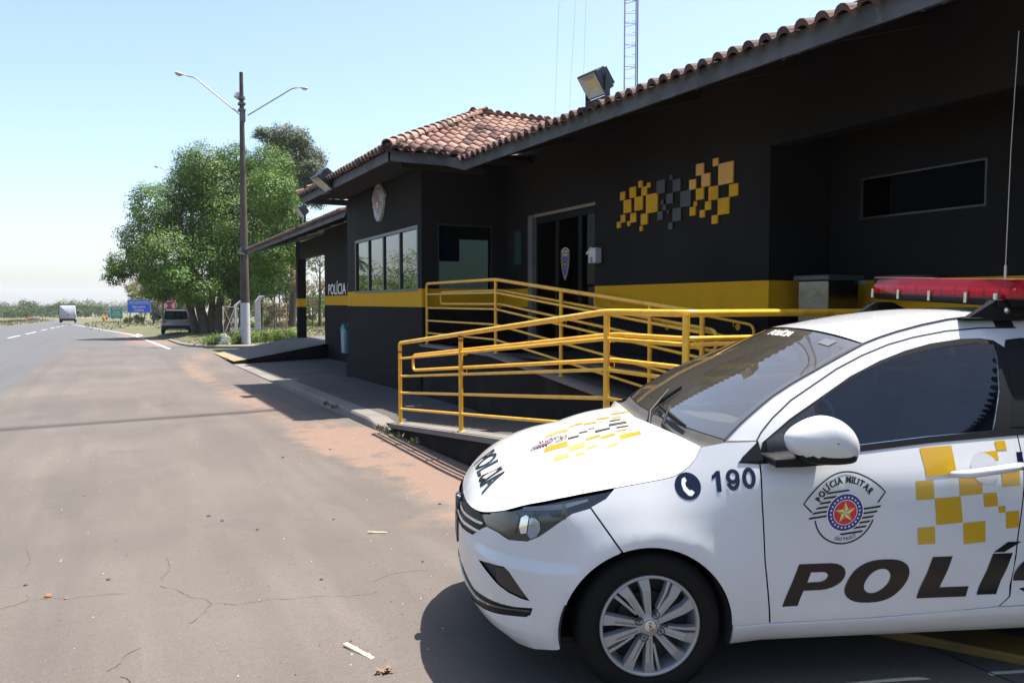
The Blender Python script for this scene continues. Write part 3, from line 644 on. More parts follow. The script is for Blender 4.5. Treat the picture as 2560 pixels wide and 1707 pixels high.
window(('Y',13.62),5.25,6.36,BZ1-.03,3.05,1,.02,DG,.03)
BLK=glassmat('black_glass',(.02,.02,.02),.0,fs=.05)
window(('X',7.62),4.85,6.31,2.545,3.01,1,.01,BLK,.02)
q=MB(); q.box((5.9,15.2,2.45),(6.35,15.25,2.95)); bmb(q,'monitor',mat('blue_screen',(.01,.01,.03),.3,emit=((.02,.04,.35),.06)))
# door: frame and two dark glass leaves with the badge
JMB=mat('grey_door_jamb',(.13,.127,.13),.6,var=[(4,(.09,.087,.084),.5,.7)])
q=MB(); q.box((6.615,12.46,.84),(6.70,12.625,3.155)); bmb(q,'door_jamb',JMB); q=MB(); q.box((6.64,10.4,3.11),(6.70,12.46,3.165)); bmb(q,'door_jamb',mat('brown_lintel',(.20,.16,.12),.7))
q=MB(); q.box((6.66,10.4,.84),(6.72,10.46,3.1)); bmb(q,'door_jamb',DARK)
DBK=glassmat('door_glass',(.05,.055,.055),.0,fs=.3)
for (a,b_) in ((10.46,10.96),(10.97,11.71),(11.72,12.46)):
    q=MB(); q.box((6.70,a,.86),(6.73,a+.05,3.10)); q.box((6.70,b_-.05,.86),(6.73,b_,3.10)); q.box((6.70,a+.05,.86),(6.73,b_-.05,.95)); q.box((6.70,a+.05,3.0),(6.73,b_-.05,3.10))
    dfr=bmb(q,'door',DARK); q=MB(); q.box((6.712,a+.05,.95),(6.718,b_-.05,3.0)); bmb(q,'pane',DBK,dfr)
def toX(X,cy,cz,sc,sx=-1):   # wall facing -X: 2d x runs towards -Y
    return lambda x,y,h:(X-h+OFS.x,cy-sc*x+OFS.y,cz+sc*y+OFS.z)
# shield sticker on the door
sh=[(-.46,.82),(-.25,.94),(0,1),(.25,.94),(.46,.82),(.48,.3),(.40,-.2),(.24,-.62),(0,-1),(-.24,-.62),(-.40,-.2),(-.48,.3)]
sc_=lambda k:[(x*k,y*k*.97) for x,y in sh]
shp=[('gold',*poly2d([sc_(1)]),0),('black',*poly2d([sc_(.93)]),1),('olive',*poly2d([[(x*.76,y*.70-.18) for x,y in sh]]),2),('blue',*poly2d([[(x*.70,y*.64-.18) for x,y in sh]]),3),('olive',*poly2d([circ(0,-.02,.27)]),4),('black',*poly2d([circ(0,-.02,.22)]),5),('gold',*poly2d([star(0,-.02,.13)]),6),
 ('white',*textfit('POLICIAMENTO',-.36,.66,.72,.13,.02),2),('white',*textfit('RODOVIÁRIO',-.34,.48,.68,.13,.02),2)]
EC['blue']=mat('decal_blue',(.02,.06,.35),.4)
flatdecal('door_sticker',B,shp,toX(6.695,11.43,2.245,.285))
hx=[(-.5,.5),(0,.9),(.5,.5),(.5,-.4),(0,-.9),(-.5,-.4)]
flatdecal('door_sticker',B,[('gold',*poly2d([[(x*1.15,y*1.1) for x,y in hx]]),0),('red',*poly2d([[(x*.9,y*.9) for x,y in hx]]),1),('gold',*poly2d([[(-1.6,-.05),(-.6,.35),(-.5,-.1),(-1.4,-.5)]]),1)],toX(6.695,10.63,2.40,.085))
# wall badge
eb=MB(); e0=[p for p in EMB[0][1]]; 
M=Matrix(((0,0,-1,4.94+OFS.x),(-.40,0,0,16.14+OFS.y),(0,.44,0,3.655+OFS.z),(0,0,0,1)))
eb.prism(e0,.0,.05,M); eo=eb.build('wall_badge',mat('badge_white',(.50,.46,.47),.5),B)
bc=dict(EC); bc['white']=mat('badge_white'  ,(.5,.46,.47)); bc['navy']=mat('badge_blue',(.10,.22,.38),.5)
flatdecal('badge_print',eo,[p for p in EMB if p[3]>0],lambda x,y,h:(4.885-h+OFS.x,16.14-.40*x+OFS.y,3.655+.44*y+OFS.z),.001,bc)
# lettering on the carport wall
v,f=textfit('POLÍCIA RODOVIÁRIA',0,0,6.6,.36,.012)
flatdecal('lettering',B,[('white',v,f,0)],lambda x,y,h:(6.62-h*3+OFS.x,27.88-x+OFS.y,1.875+y+OFS.z))
# square relief panels
SQ=[(152,263,176,310),(202,240,237,295),(249,206,273,237),(299,210,313,242),(266,238,298,282),(171,307,210,380),(229,292,274,365),(290,282,357,376),(155,388,178,431),(207,378,237,430),(133,427,154,458),(190,421,205,448),(263,384,301,440),(257,448,273,476),
(349,203,396,274),(420,172,438,196),(438,196,481,262),(402,275,440,327),(479,261,536,347),(372,308,388,328),(382,332,402,362),(354,370,384,416),(405,361,418,378),(436,355,484,422),(412,431,438,466),
(527,199,564,250),(563,114,607,174),(655,83,685,122),(594,167,641,236),(688,107,765,228),(564,245,606,307),(633,235,683,310),(746,220,791,290),(552,314,569,340),(528,348,563,390),(612,317,646,360),(584,362,611,402),(684,297,744,389),(648,393,683,435)]
TY=mat('yellow_panel',(.60,.315,.010),.6,spec=.2,var=[(4,(.52,.26,.012),.5,.7)]); TO=mat('orange_yellow_panel',(.62,.32,.06),.5); TG=mat('slate_panel',(.030,.034,.040),.5)
for i,(x0,y0,x1,y1) in enumerate(SQ):
    a=onX(1480+x0/2.178,360+y0/2.178,6.60); b_=onX(1480+x0/2.178,360+y1/2.178,6.60); c=onX(1480+x1/2.178,360+(y0+y1)/2/2.178,6.60)
    s_=((a.z-b_.z)+(a.y-c.y))/2; cy=(a.y+c.y)/2; cz=(a.z+b_.z)/2
    o=bb('decorative_panel',(6.602,cy-s_/2,cz-s_/2),(6.627,cy+s_/2,cz+s_/2),TG if 14<=i<25 else (TO if i in (26,27,28,29,25) else TY),bevel=.004)
    if 14<=i<25: o['label']='slate grey square relief panel'
# notice board, small wall box
q=MB(); q.box((6.59,12.81,2.22),(6.627,13.36,2.96)); nb=bmb(q,'notice_board',mat('black_board',(.02,.022,.024),.25))
q=MB(); q.box((6.586,12.85,2.3),(6.589,13.10,2.9)); bmb(q,'notice_sheet',mat('green_sheet',(.02,.06,.05),.4),nb)
# ---- fascia boards and roofs
def ze(Y): return 3.795-.013*(12.2-Y) if Y<12.2 else 3.77
def fasc(pts,h,name='fascia'):
    q=MB()
    for (a,b_) in zip(pts,pts[1:]):
        a=Vector(a); b_=Vector(b_); d=(b_-a); nrm=Vector((d.y,-d.x,0)).normalized()*.03
        q.add([a,b_,b_+Vector((0,0,h)),a+Vector((0,0,h)),a+nrm,b_+nrm,b_+nrm+Vector((0,0,h)),a+nrm+Vector((0,0,h))],[(0,1,2,3),(4,7,6,5),(0,4,5,1),(3,2,6,7),(0,3,7,4),(1,5,6,2)])
    return bmb(q,name,FAS)
fasc([(5.15,-8,ze(-8)),(5.15,12.16,ze(12.16))],.175); fasc([(5.15,12.16,3.80),(4.95,12.42,3.895)],.165); fasc([(4.95,12.42,3.895),(3.95,12.42,3.895)],.17)
fasc([(3.95,12.42,3.895),(3.95,19.1,3.955)],.165)
fasc([(3.95,19.1,3.955),(5.3,19.1,3.955)],.14)
fasc([(5.15,19.45,4.0),(5.15,19.93,3.775)],.15); fasc([(5.15,19.93,3.775),(5.15,36.75,3.775)],.15); fasc([(5.15,36.75,3.775),(8.6,36.75,4.72)],.15)
SOF=mat('soffit_boards',(.012,.010,.009),.85,var=[(4,(.02,.012,.009),.5,.7)])
q=MB()
def quad(a,b_,c,d): q.add([a,b_,c,d],[(0,1,2,3)])
quad((5.17,-8,3.68),(6.63,-8,4.09),(6.63,12.3,4.35),(5.17,12.1,3.94)); quad((3.97,12.44,4.04),(4.94,12.44,4.06),(4.94,19.08,4.1),(3.97,19.08,4.1)); quad((4.94,12.44,4.04),(6.63,12.3,4.2),(6.63,13.6,4.2),(4.94,13.6,4.2))
quad((5.17,19.1,3.9),(8.6,19.1,4.86),(8.6,36.7,4.86),(5.17,36.7,3.9)); bmb(q,'soffit',SOF)
q=MB()
for y in [-6+1.55*i for i in range(12)]: 
    zz=ze(y)
    if y<12:
        P_=[(5.2,zz+.03),(6.63,zz+.43),(6.63,zz+.55),(5.2,zz+.15)]; q.prism(P_,y,y+.07,Matrix(((1,0,0,0),(0,0,1,0),(0,1,0,0),(0,0,0,1))))
for y in [20+1.9*i for i in range(9)]: q.prism([(5.2,3.82),(6.63,4.22),(6.63,4.34),(5.2,3.94)],y,y+.07,Matrix(((1,0,0,0),(0,0,1,0),(0,1,0,0),(0,0,0,1))))
q.box((4.35,12.95,3.90),(5.9,13.05,3.99)); bmb(q,'rafter',WOODD)
TILE=bpy.data.materials.new('clay_tile'); TILE.use_nodes=True
n_=TILE.node_tree.nodes; l_=TILE.node_tree.links; bs=n_['Principled BSDF']; aa=n_.new('ShaderNodeAttribute'); aa.attribute_name='rnd'; cr=n_.new('ShaderNodeValToRGB'); l_.new(aa.outputs['Fac'],cr.inputs[0])
cr.color_ramp.elements[0].color=(.04,.018,.014,1); cr.color_ramp.elements[1].color=(.36,.22,.165,1)  # near-black end holds the painted shade of the eave row
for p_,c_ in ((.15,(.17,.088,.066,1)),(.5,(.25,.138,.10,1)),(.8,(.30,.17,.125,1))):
    e_=cr.color_ramp.elements.new(p_); e_.color=c_
tn=n_.new('ShaderNodeTexNoise'); tcn=n_.new('ShaderNodeTexCoord'); l_.new(tcn.outputs['Object'],tn.inputs['Vector']); tn.inputs['Scale'].default_value=7; tn.inputs['Detail'].default_value=8
mr_=n_.new('ShaderNodeMapRange'); mr_.inputs[1].default_value=.60; mr_.inputs[2].default_value=.78; l_.new(tn.outputs[0],mr_.inputs[0]); mx_=n_.new('ShaderNodeMix'); mx_.data_type='RGBA'; l_.new(mr_.outputs[0],mx_.inputs[0]); l_.new(cr.outputs[0],mx_.inputs[6]); mx_.inputs[7].default_value=(.10,.07,.055,1)
l_.new(mx_.outputs[2],bs.inputs['Base Color']); bs.inputs['Roughness'].default_value=.85
def tiles(O,e,s,Le,Ls,keep,name='tile_roof',w=.205,ex=.35,seed=1):
    O=Vector(O)+OFS-Vector((0,0,.02)); e=Vector(e).normalized(); s=Vector(s).normalized(); nn=e.cross(s); 
    if nn.z<0: nn=-nn
    rr=random.Random(seed); v=[];f=[];rn=[]
    prof=[(0,.004),(.08,0),(.22,0),(.26,.012),(.32,.040),(.44,.066),(.62,.076),(.80,.066),(.93,.040),(1.0,.004)]
    for j in range(int(Ls/ex)+1):
        for i in range(int(Le/w)+1):
            a=i*w; b=j*ex-.02
            if not keep(a+w/2,b+ex/2): continue
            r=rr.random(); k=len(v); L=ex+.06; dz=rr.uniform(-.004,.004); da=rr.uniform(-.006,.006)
            if j==0: r*=.05  # eave row darkened in colour to imitate its backlit shade
            for (bb_,hh) in ((0,.034),(L,.004)):
                for (u,h) in prof: v.append(tuple(O+e*(a+u*w*(1 if bb_==0 else .94)+da)+s*(b+bb_)+nn*(h+hh+dz)))
            for (u,h) in prof: v.append(tuple(O+e*(a+u*w+da)+s*b+nn*(h+hh-.004+dz+(.012 if 0 else 0)-.022)))
            m=len(prof)
            for t in range(m-1): f.append((k+t,k+t+1,k+m+t+1,k+m+t)); f.append((k+2*m+t,k+2*m+t+1,k+t+1,k+t))
            rn+= [r]*(3*m)
    me=bpy.data.meshes.new(name); me.from_pydata(v,[],f); me.materials.append(TILE); a_=me.attributes.new('rnd','FLOAT','POINT'); a_.data.foreach_set('value',rn)
    return fin(name,me,B)
def caps(a,b_,name='ridge_caps',w=.30,r=.10,seed=3):
    a=Vector(a)+OFS; b_=Vector(b_)+OFS; d=(b_-a); L=d.length; d.normalize(); sd=d.cross(Vector((0,0,1))).normalized(); u=sd.cross(d); n=int(L/w); rr=random.Random(seed); v=[];f=[];rn=[]
    for i in range(n+1):
        p=a+d*(i*w); k=len(v); q_=rr.uniform(.35,1)
        for (t,rad,hh) in ((-.05,r,.03),(w,r*.82,.0),(-.05,r-.022,.03)):
            for j in range(9): an=PI*j/8; v.append(tuple(p+d*t+sd*math.cos(an)*rad+u*(math.sin(an)*rad*.9+hh)))
        for j in range(8): f.append((k+j,k+j+1,k+9+j+1,k+9+j)); f.append((k+18+j,k+18+j+1,k+j+1,k+j))
        rn+=[q_]*27
    me=bpy.data.meshes.new(name); me.from_pydata(v,[],f); me.materials.append(TILE); a_=me.attributes.new('rnd','FLOAT','POINT'); a_.data.foreach_set('value',rn)
    fin(name,me,B)
    q=MB(); q.tube([a-OFS-u*.03,b_-OFS-u*.03],.085,8); bmb(q,'mortar',mat('grey_mortar',(.10,.085,.075),.95,bump=(30,1,.01)))
mn=.28
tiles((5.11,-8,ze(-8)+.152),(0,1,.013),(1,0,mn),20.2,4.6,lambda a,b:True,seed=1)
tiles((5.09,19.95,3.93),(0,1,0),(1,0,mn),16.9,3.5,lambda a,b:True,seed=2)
AP=Vector((7.02,15.75,5.62)); C0=Vector((3.90,12.37,4.07)); C1=Vector((3.90,19.15,4.12))
hs=AP.x-C0.x; ps=(AP.z-C0.z)
# camera side slope: eave along +X, rises along +Y
sl=Vector((0,AP.y-C0.y,ps)); Ls=sl.length
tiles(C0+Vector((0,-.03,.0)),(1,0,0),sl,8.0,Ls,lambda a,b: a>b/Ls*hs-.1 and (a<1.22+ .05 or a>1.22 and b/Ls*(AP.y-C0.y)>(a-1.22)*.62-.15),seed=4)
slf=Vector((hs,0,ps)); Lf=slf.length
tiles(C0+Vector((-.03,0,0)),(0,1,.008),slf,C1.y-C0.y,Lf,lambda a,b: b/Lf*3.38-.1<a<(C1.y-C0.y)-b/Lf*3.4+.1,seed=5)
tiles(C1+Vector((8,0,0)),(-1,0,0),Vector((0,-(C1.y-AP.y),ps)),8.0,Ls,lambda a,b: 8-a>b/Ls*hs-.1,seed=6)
caps(C0+Vector((.05,.05,.07)),AP+Vector((0,0,.05))); caps(C1+Vector((0,0,.06)),AP+Vector((0,0,.05))); caps(AP+Vector((-.1,0,.06)),AP+Vector((4.5,0,.06)))
q=MB(); q.add([C0,C0+Vector((8,0,0)),AP+Vector((4.9,0,-.02)),AP],[(0,1,2,3)]); q.add([C0,AP,C1],[(0,1,2)]); q.add([C1,AP,AP+Vector((4.9,0,0)),C1+Vector((8,0,0))],[(0,1,2,3)]); q.add([(5.12,-8,3.72),(9.6,-8,4.97),(9.6,13,5.25),(5.12,12.2,3.95)],[(0,1,2,3)]); q.add([(5.12,19.4,3.9),(8.6,19.4,4.87),(8.6,36.7,4.87),(5.12,36.7,3.9)],[(0,1,2,3)])
q.add([(9.6,-8,4.97),(9.6,-8,-.3),(9.6,13,-.5),(9.6,13,5.25)],[(0,1,2,3)]); bmb(q,'roof_deck',mat('roof_deck',(.05,.03,.02),.9))
q=MB(); q.add([(4.97,12.45,4.03),(5.2,12.0,3.97),(5.55,12.3,4.07),(5.2,12.75,4.12)],[(0,1,2,3)]); bmb(q,'valley_gutter',mat('valley_mortar',(.42,.30,.22),.8))
# ================= access ramp =================
RP=thing('access_ramp','dark walled concrete wheelchair ramp leading up to the station door','ramp',(3.35,7,0)); OF2=-RP.location
def rmb(q,name,m,par=None,bevel=0): q.v=[tuple(Vector(v)+OF2) for v in q.v]; return q.build(name,m,par or RP,bevel=bevel)
def zr(Y): return -.085+.0945*(10.43-Y) if Y>5.25 else .405
def zi(Y): return .40+ (Y-5.9)*.0942 if Y<10.57 else .84
q=MB()
def slab(x0,x1,pts,zf):
    for a,b_ in zip(pts,pts[1:]): q.add([(x0,a,zf(a)),(x1,a,zf(a)),(x1,b_,zf(b_)),(x0,b_,zf(b_))],[(0,1,2,3)])
slab(3.35,4.93,[11.0,10.43,5.25,4.15],zr); slab(4.93,6.63,[5.25,4.15],zr); rmb(q,'ramp_floor',mat('ramp_concrete',(.075,.072,.069),.85,spec=.2,var=[(1.5,(.065,.062,.06),.4,.6),(9,(.12,.10,.09),.62,.75)],bump=(50,.5,.004)))
q=MB(); slab(4.93,6.63,[5.25,5.9,10.57,13.6],zi); rmb(q,'ramp_floor',mat('ramp_concrete',(.1,.1,.1)))
q=MB()
for a,b_,zf in ((11.0,10.43,zr),(10.43,5.25,zr),(5.25,4.15,zr)): q.add([(3.35,a,gz(a)-.2),(3.35,b_,gz(b_)-.2),(3.35,b_,zf(b_)-.004),(3.35,a,zf(a)-.004)],[(0,1,2,3)])
q.add([(3.35,4.15,-.2),(6.63,4.15,-.2),(6.63,4.15,.401),(3.35,4.15,.401)],[(0,1,2,3)])
for a,b_ in ((5.25,5.9),(5.9,10.57),(10.57,13.6)): q.add([(4.93,a,-.3),(4.93,b_,-.3),(4.93,b_,zi(b_)-.004),(4.93,a,zi(a)-.004)],[(0,1,2,3)])
rmb(q,'ramp_wall',mat('ramp_wall_paint',(.0105,.010,.010),.85,spec=.15,var=[(2,(.025,.022,.02),.5,.7)],bump=(40,.6,.005)))
q=MB()
for a,b_ in ((10.43,5.25),(5.25,4.15)): q.add([(3.30,a,zr(a)+.004),(3.62,a,zr(a)+.004),(3.62,b_,zr(b_)+.004),(3.30,b_,zr(b_)+.004),(3.30,a,zr(a)-.05),(3.30,b_,zr(b_)-.05)],[(0,1,2,3),(0,3,5,4)])
q.add([(4.88,5.9,zi(5.9)+.004),(5.1,5.9,zi(5.9)+.004),(5.1,10.57,.844),(4.88,10.57,.844),(4.88,5.9,zi(5.9)-.04),(4.88,10.57,.80)],[(0,1,2,3),(0,3,5,4)]); q.add([(4.88,10.57,.844),(5.1,10.57,.844),(5.1,13.6,.844),(4.88,13.6,.844),(4.88,10.57,.80),(4.88,13.6,.80)],[(0,1,2,3),(0,3,5,4)])
rmb(q,'ramp_edge',conc)
# carport drive ramp
q=MB(); G0=[(3.25,26.4,gz(26.4)+.02),(6.63,28.1,.13),(11,28.4,.14),(11,37,.14),(6.63,33.9,.13),(3.25,32.2,gz(32.2)+.02)]
q.add([G0[0],G0[1],G0[4],G0[5]],[(0,1,2,3)]); q.add([G0[1],G0[2],G0[3],G0[4]],[(0,1,2,3)])
dr=q.build('drive_ramp',mat('cobbled_ramp',(.105,.10,.095),.9,var=[(6,(.06,.058,.055),.45,.6)],bump=(9,1,.03))); tag(dr,'sloping paved drive ramp leading up into the station carport','ramp')
q=MB(); q.add([G0[0],G0[1],(6.63,28.1,-.6),(3.25,26.4,-.6)],[(0,1,2,3)]); q.add([G0[5],G0[4],(6.63,33.9,-.6),(3.25,32.2,-.6)],[(0,1,2,3)]); q.add([G0[4],G0[3],(11,37,-.6),(6.63,33.9,-.6)],[(0,1,2,3)]); [p_.build('side_wall',PAINT2,dr) for p_ in split(q)]
q=MB(); q.add([(3.2,26.4,gz(26.4)+.03),(3.6,26.6,gz(26.4)+.07),(3.6,32.3,gz(32.2)+.07),(3.2,32.2,gz(32.2)+.03)],[(0,1,2,3)]); q.build('painted_edge',mat('worn_yellow',(.30,.18,.07),.85,var=[(4,(.20,.14,.10),.45,.6)]),dr)
# ================= railings =================
RY=mat('yellow_rail_paint',(.70,.38,.022),.35,var=[(7,(.55,.285,.02),.5,.7),(22,(.22,.085,.03),.70,.76)],bump=(25,.15,.003)); RUST=mat('rust',(.16,.06,.03),.9)
def smooth(pts,r=.09):
    out=[pts[0]]
    for a,b_,c in zip(pts,pts[1:],pts[2:]):
        a,b_,c=map(Vector,(a,b_,c)); d1=(a-b_); d2=(c-b_); k=min(r,d1.length*.45,d2.length*.45); p=b_+d1.normalized()*k; s=b_+d2.normalized()*k
        for t in (0,.25,.5,.75,1): out.append(tuple(p.lerp(b_,t).lerp(b_.lerp(s,t),t)))
    out.append(pts[-1]); return [tuple(p) for p in out]
def railing(name,label,path,zf,posts,top=1.12,mids=(.905,.66,.43,.205),rt_=.026,rm=.0165,off=None,hand=(.94,.735),ends=(.3,.3)):
    """path: list of (x,y) corners, zf(x,y) base height"""
    T=thing(name,label,'railing',(path[0][0],path[0][1],zf(*path[0]))); o=T.location
    def L(P): return [tuple(Vector(p)-o) for p in P]
    P3=lambda h:[(x,y,zf(x,y)+h) for x,y in path]
    q=MB(); a=P3(top); q.tube(L(smooth([(a[0][0],a[0][1],a[0][2]-.12)]+a,.10)),rt_,14); q.build('top_rail',RY,T)
    for h in mids:
        q=MB(); q.tube(L(P3(h)),rm,10); q.build('rail',RY,T)
    for (x,y) in posts:
        q=MB(); q.tube(L([(x,y,zf(x,y)-.02),(x,y,zf(x,y)+top-.01)]),rt_*.98,14); q.lathe([(rt_+.02,0),(rt_+.02,.008),(rt_,.01)],14,Matrix.Translation(Vector((x,y,zf(x,y)+.002))-o)); q.build('post',RY,T)
    if off:
        hp=[(x+ox,y+oy) for (x,y),(ox,oy) in zip(path,off)]
        s0=(Vector(hp[1])-Vector(hp[0])).normalized(); hp[0]=tuple(Vector(hp[0])+s0*ends[0]); s1=(Vector(hp[-2])-Vector(hp[-1])).normalized(); hp[-1]=tuple(Vector(hp[-1])+s1*ends[1])
        U=[(x,y,zf(x,y)+hand[0]) for x,y in hp]; D_=[(x,y,zf(x,y)+hand[1]) for x,y in hp]
        loop=U+D_[::-1]; st=Vector(U[0]).lerp(Vector(U[1]),.3); lp=smooth([tuple(st)]+U[1:]+D_[::-1]+[U[0],tuple(st)],.09)
        q=MB(); q.tube(L(lp),.0185,12,cap=False); q.build('hand_rail',RY,T)
        q=MB()
        for (x,y),(hx,hy) in [(p,(p[0]+off[0][0],p[1]+off[0][1])) for p in posts[1:4]]:
            for h in hand: q.tube(L([(x,y,zf(x,y)+h-.06),(hx,hy,zf(x,y)+h-.06),(hx,hy,zf(x,y)+h-.01)]),.006,6)
        q.build('bracket',RY,T)
    return T
zo=lambda x,y: zr(y)
T=railing('ramp_railing','bright yellow tube railing along the outer edge of the ramp, nearest the patrol car','',zo,[]) if 0 else railing('ramp_railing','bright yellow tube railing along the outer edge of the ramp, nearest the patrol car',[(3.46,10.43),(3.46,5.25),(3.46,4.27),(6.5,4.27)],zo,[(3.46,10.43),(3.46,8.25),(3.46,5.25),(3.46,4.27),(4.9,4.27),(6.3,4.27)],off=[(.075,0),(.075,0),(.075,.075),(0,.075)],ends=(.33,.1))
q=MB(); 
for (y,h,dx) in ((8.25,1.095,0),(8.25,1.05,0),(10.43,1.0,0)): q.tube([(0,y-10.43,h+zr(y)-zr(10.43)-.014),(0,y-10.43,h+zr(y)-zr(10.43)+.012)],.0275,12)
q.build('rust_mark',RUST,T)
zin=lambda x,y: zi(y)
railing('ramp_railing','yellow tube railing with a peak at the door landing, behind the outer one',[(5.0,13.5),(5.0,10.57),(5.0,5.93)],zin,[(5.0,13.5),(5.0,10.57),(5.0,8.63),(5.0,6.76),(5.0,5.93)],top=1.10,off=[(.075,0),(.075,0),(.075,0)],ends=(.5,-.12))
q=MB(); a=onX(1487,735,6.55); b_=onX(1885,813,6.55); O_=Vector(a)
P=[a,b_,b_-Vector((0,0,.20)),a-Vector((0,0,.20))]; st=a.lerp(b_,.3)
q.tube([tuple(Vector(p)-O_) for p in smooth([tuple(st),tuple(b_),tuple(P[2]),tuple(P[3]),tuple(a),tuple(st)],.09)],.018,12,cap=False)
wr=q.build('wall_handrail',RY); wr.location=O_; tag(wr,'yellow looped handrail fixed to the yellow band right of the door','handrail')
q=MB()
for t in (.12,.5,.9):
    for dz in (0,-.2): p=a.lerp(b_,t)+Vector((0,0,dz))-O_; q.tube([p-Vector((0,0,.015)),p-Vector((0,0,.06)),p+Vector((.08,0,-.07))],.007,6); q.lathe([(0,.0),(.04,0),(.04,.012),(0,.012)],12,Matrix.Translation(p+Vector((.077,0,-.07)))@Matrix.Rotation(R(-90),4,'Y'))
q.build('bracket',RY,wr)
# ================= small things on the building =================
WH=mat('white_plastic',(.45,.45,.48),.35)
q=MB(); q.box((6.50,10.20,2.20),(6.627,10.40,2.44)); T=q.build('soap_dispenser',WH,bevel=.02); tag(T,'white plastic hand sanitiser dispenser on the wall right of the door','dispenser')
q=MB(); q.box((6.496,10.27,2.20),(6.4995,10.33,2.30)); q.build('nozzle_slot',mat('slot',(.15,.15,.17),.5),T)
T=thing('wall_bin','turquoise wall bin with sloping lid, half hidden by the corner of the bay','bin',(6.60,25.1,.30)); T.scale=(1.0,1.5,1.5); 
TQ=mat('turquoise',(.05,.30,.36),.5); q=MB(); q.prism([(-.18,-.22),(.16,-.22),(.2,.28),(-.22,.28)],0,.28,Matrix(((0,0,-1,0),(-1,0,0,-.0),(0,1,0,0),(0,0,0,1)))@Matrix.Translation((0,0,-.1))); q.build('body',TQ,T,bevel=.01)
q=MB(); q.prism([(-.24,.285),(.22,.285),(0,.42)],0,.32,Matrix(((0,0,-1,0),(-1,0,0,0),(0,1,0,0),(0,0,0,1)))@Matrix.Translation((0,0,-.12))); q.build('lid',mat('dark_turquoise',(.02,.16,.17),.5),T)
q=MB(); q.box((-.2,-.11,-.2),(-.188,.0,.25)); q.build('red_label',mat('pink_label',(.55,.2,.2),.5),T)
# steel drinking fountain on the landing in the recess
T=thing('drinking_fountain','stainless steel drinking fountain with dark top in the recess','fountain',(7.05,6.3,.80))
STL=mat('brushed_steel',(.13,.13,.12),.18,metal=1,bump=(3,.35,.02)); q=MB(); q.box((-.2,-.22,0),(.27,.2,1.04)); q.build('cabinet',STL,T,bevel=.01)
q=MB(); q.box((-.24,-.26,1.04),(.31,.24,1.10)); q.build('top',mat('dark_grey_top',(.05,.052,.055),.5),T,bevel=.015)
q=MB(); q.lathe([(0,.86),(.16,.86),(.24,.95),(.30,1.06),(.30,1.09),(0,1.09)],24,Matrix.Translation((.52,-.62,0))@Matrix.Diagonal((.9,1.2,1,1))); q.build('basin',mat('dark_basin',(.035,.036,.038),.4),T)
q=MB(); q.tube([(.30,-.15,1.02),(.30,-.28,1.02),(.30,-.3,1.0)],.014,8); q.build('tap',mat('blue_tap',(.1,.25,.5),.3),T)
# floodlights
def floodlight(loc_,yaw,tilt,sc,label,post=.22,grp='floodlights on the eaves'):
    T=thing('floodlight',label,'floodlight',loc_,R(yaw),grp); T.scale=(sc,)*3
    Mx=Matrix.Translation((0,0,post))@Matrix.Rotation(R(tilt),4,'Y')   # face looks to -X
    BL=mat('floodlight_shell',(.012,.022,.03),.45)
    q=MB(); q.prism([(-.17,-.16),(.17,-.16),(.15,.10),(.10,.15),(-.10,.15),(-.15,.10)][::-1],0,.0,Mx) if 0 else None
    [q.box(a_,b_,M=Mx@Matrix.Translation((-.08,0,0))) for a_,b_ in (((-.02,-.16,-.14),(.02,.16,-.12)),((-.02,-.16,.12),(.02,.16,.14)),((-.02,-.16,-.12),(.02,-.14,.12)),((-.02,.14,-.12),(.02,.16,.12)))]; q.box((-.06,-.14,-.12),(.06,.14,.12),M=Mx)
    for i in range(7): q.box((.06,-.13+i*.042,-.10),(.10,-.12+i*.042,.10),M=Mx)
    hs_=q.build('housing',BL,T,bevel=.008*1)
    q=MB(); fr=[(-.102,-.145,-.125),(-.102,.145,-.125),(-.102,.145,.125),(-.102,-.145,.125)]; inn=[(-.075,-.06,-.04),(-.075,.06,-.04),(-.075,.06,.06),(-.075,-.06,.06)]
    q.add([Mx@Vector(p) for p in fr+inn],[(0,1,5,4),(1,2,6,5),(2,3,7,6),(3,0,4,7)]); q.build('reflector',mat('reflector',(.42,.42,.38),.35,metal=.3),T)
    q=MB(); q.add([Mx@Vector(p) for p in inn],[(0,1,2,3)]); q.build('lamp_chip',mat('amber_chip',(.55,.42,.18),.5),T)
    q=MB()
    for s in (-1,1): q.box((-.03,s*.175-.008,-post-.05),(.03,s*.175+.008,.04),M=Matrix.Translation((0,0,post)))
    q.box((-.03,-.175,-.20),(.03,.175,-.19),M=Matrix.Translation((0,0,post))); q.build('bracket',BL,T)
    return T
p=onX(1497,262,5.25); floodlight(p+Vector((-.02,0,-.03)),4,-36,1.12,'large black floodlight standing above the main eave, below the radio mast',.27)
p=onX(814,450,3.86); floodlight(p+Vector((0,0,-.10)),6,-52,1.5,'black floodlight hanging at the left eave of the hipped bay roof',.08)
p=onX(757,568,5.25); floodlight(p,6,-35,1.25,'black floodlight standing on the carport roof edge',.42)
p=onX(612,640,5.2); floodlight(p+Vector((0,.2,-.05)),10,-70,1.5,'small dark floodlight at the far tip of the carport roof',.2)
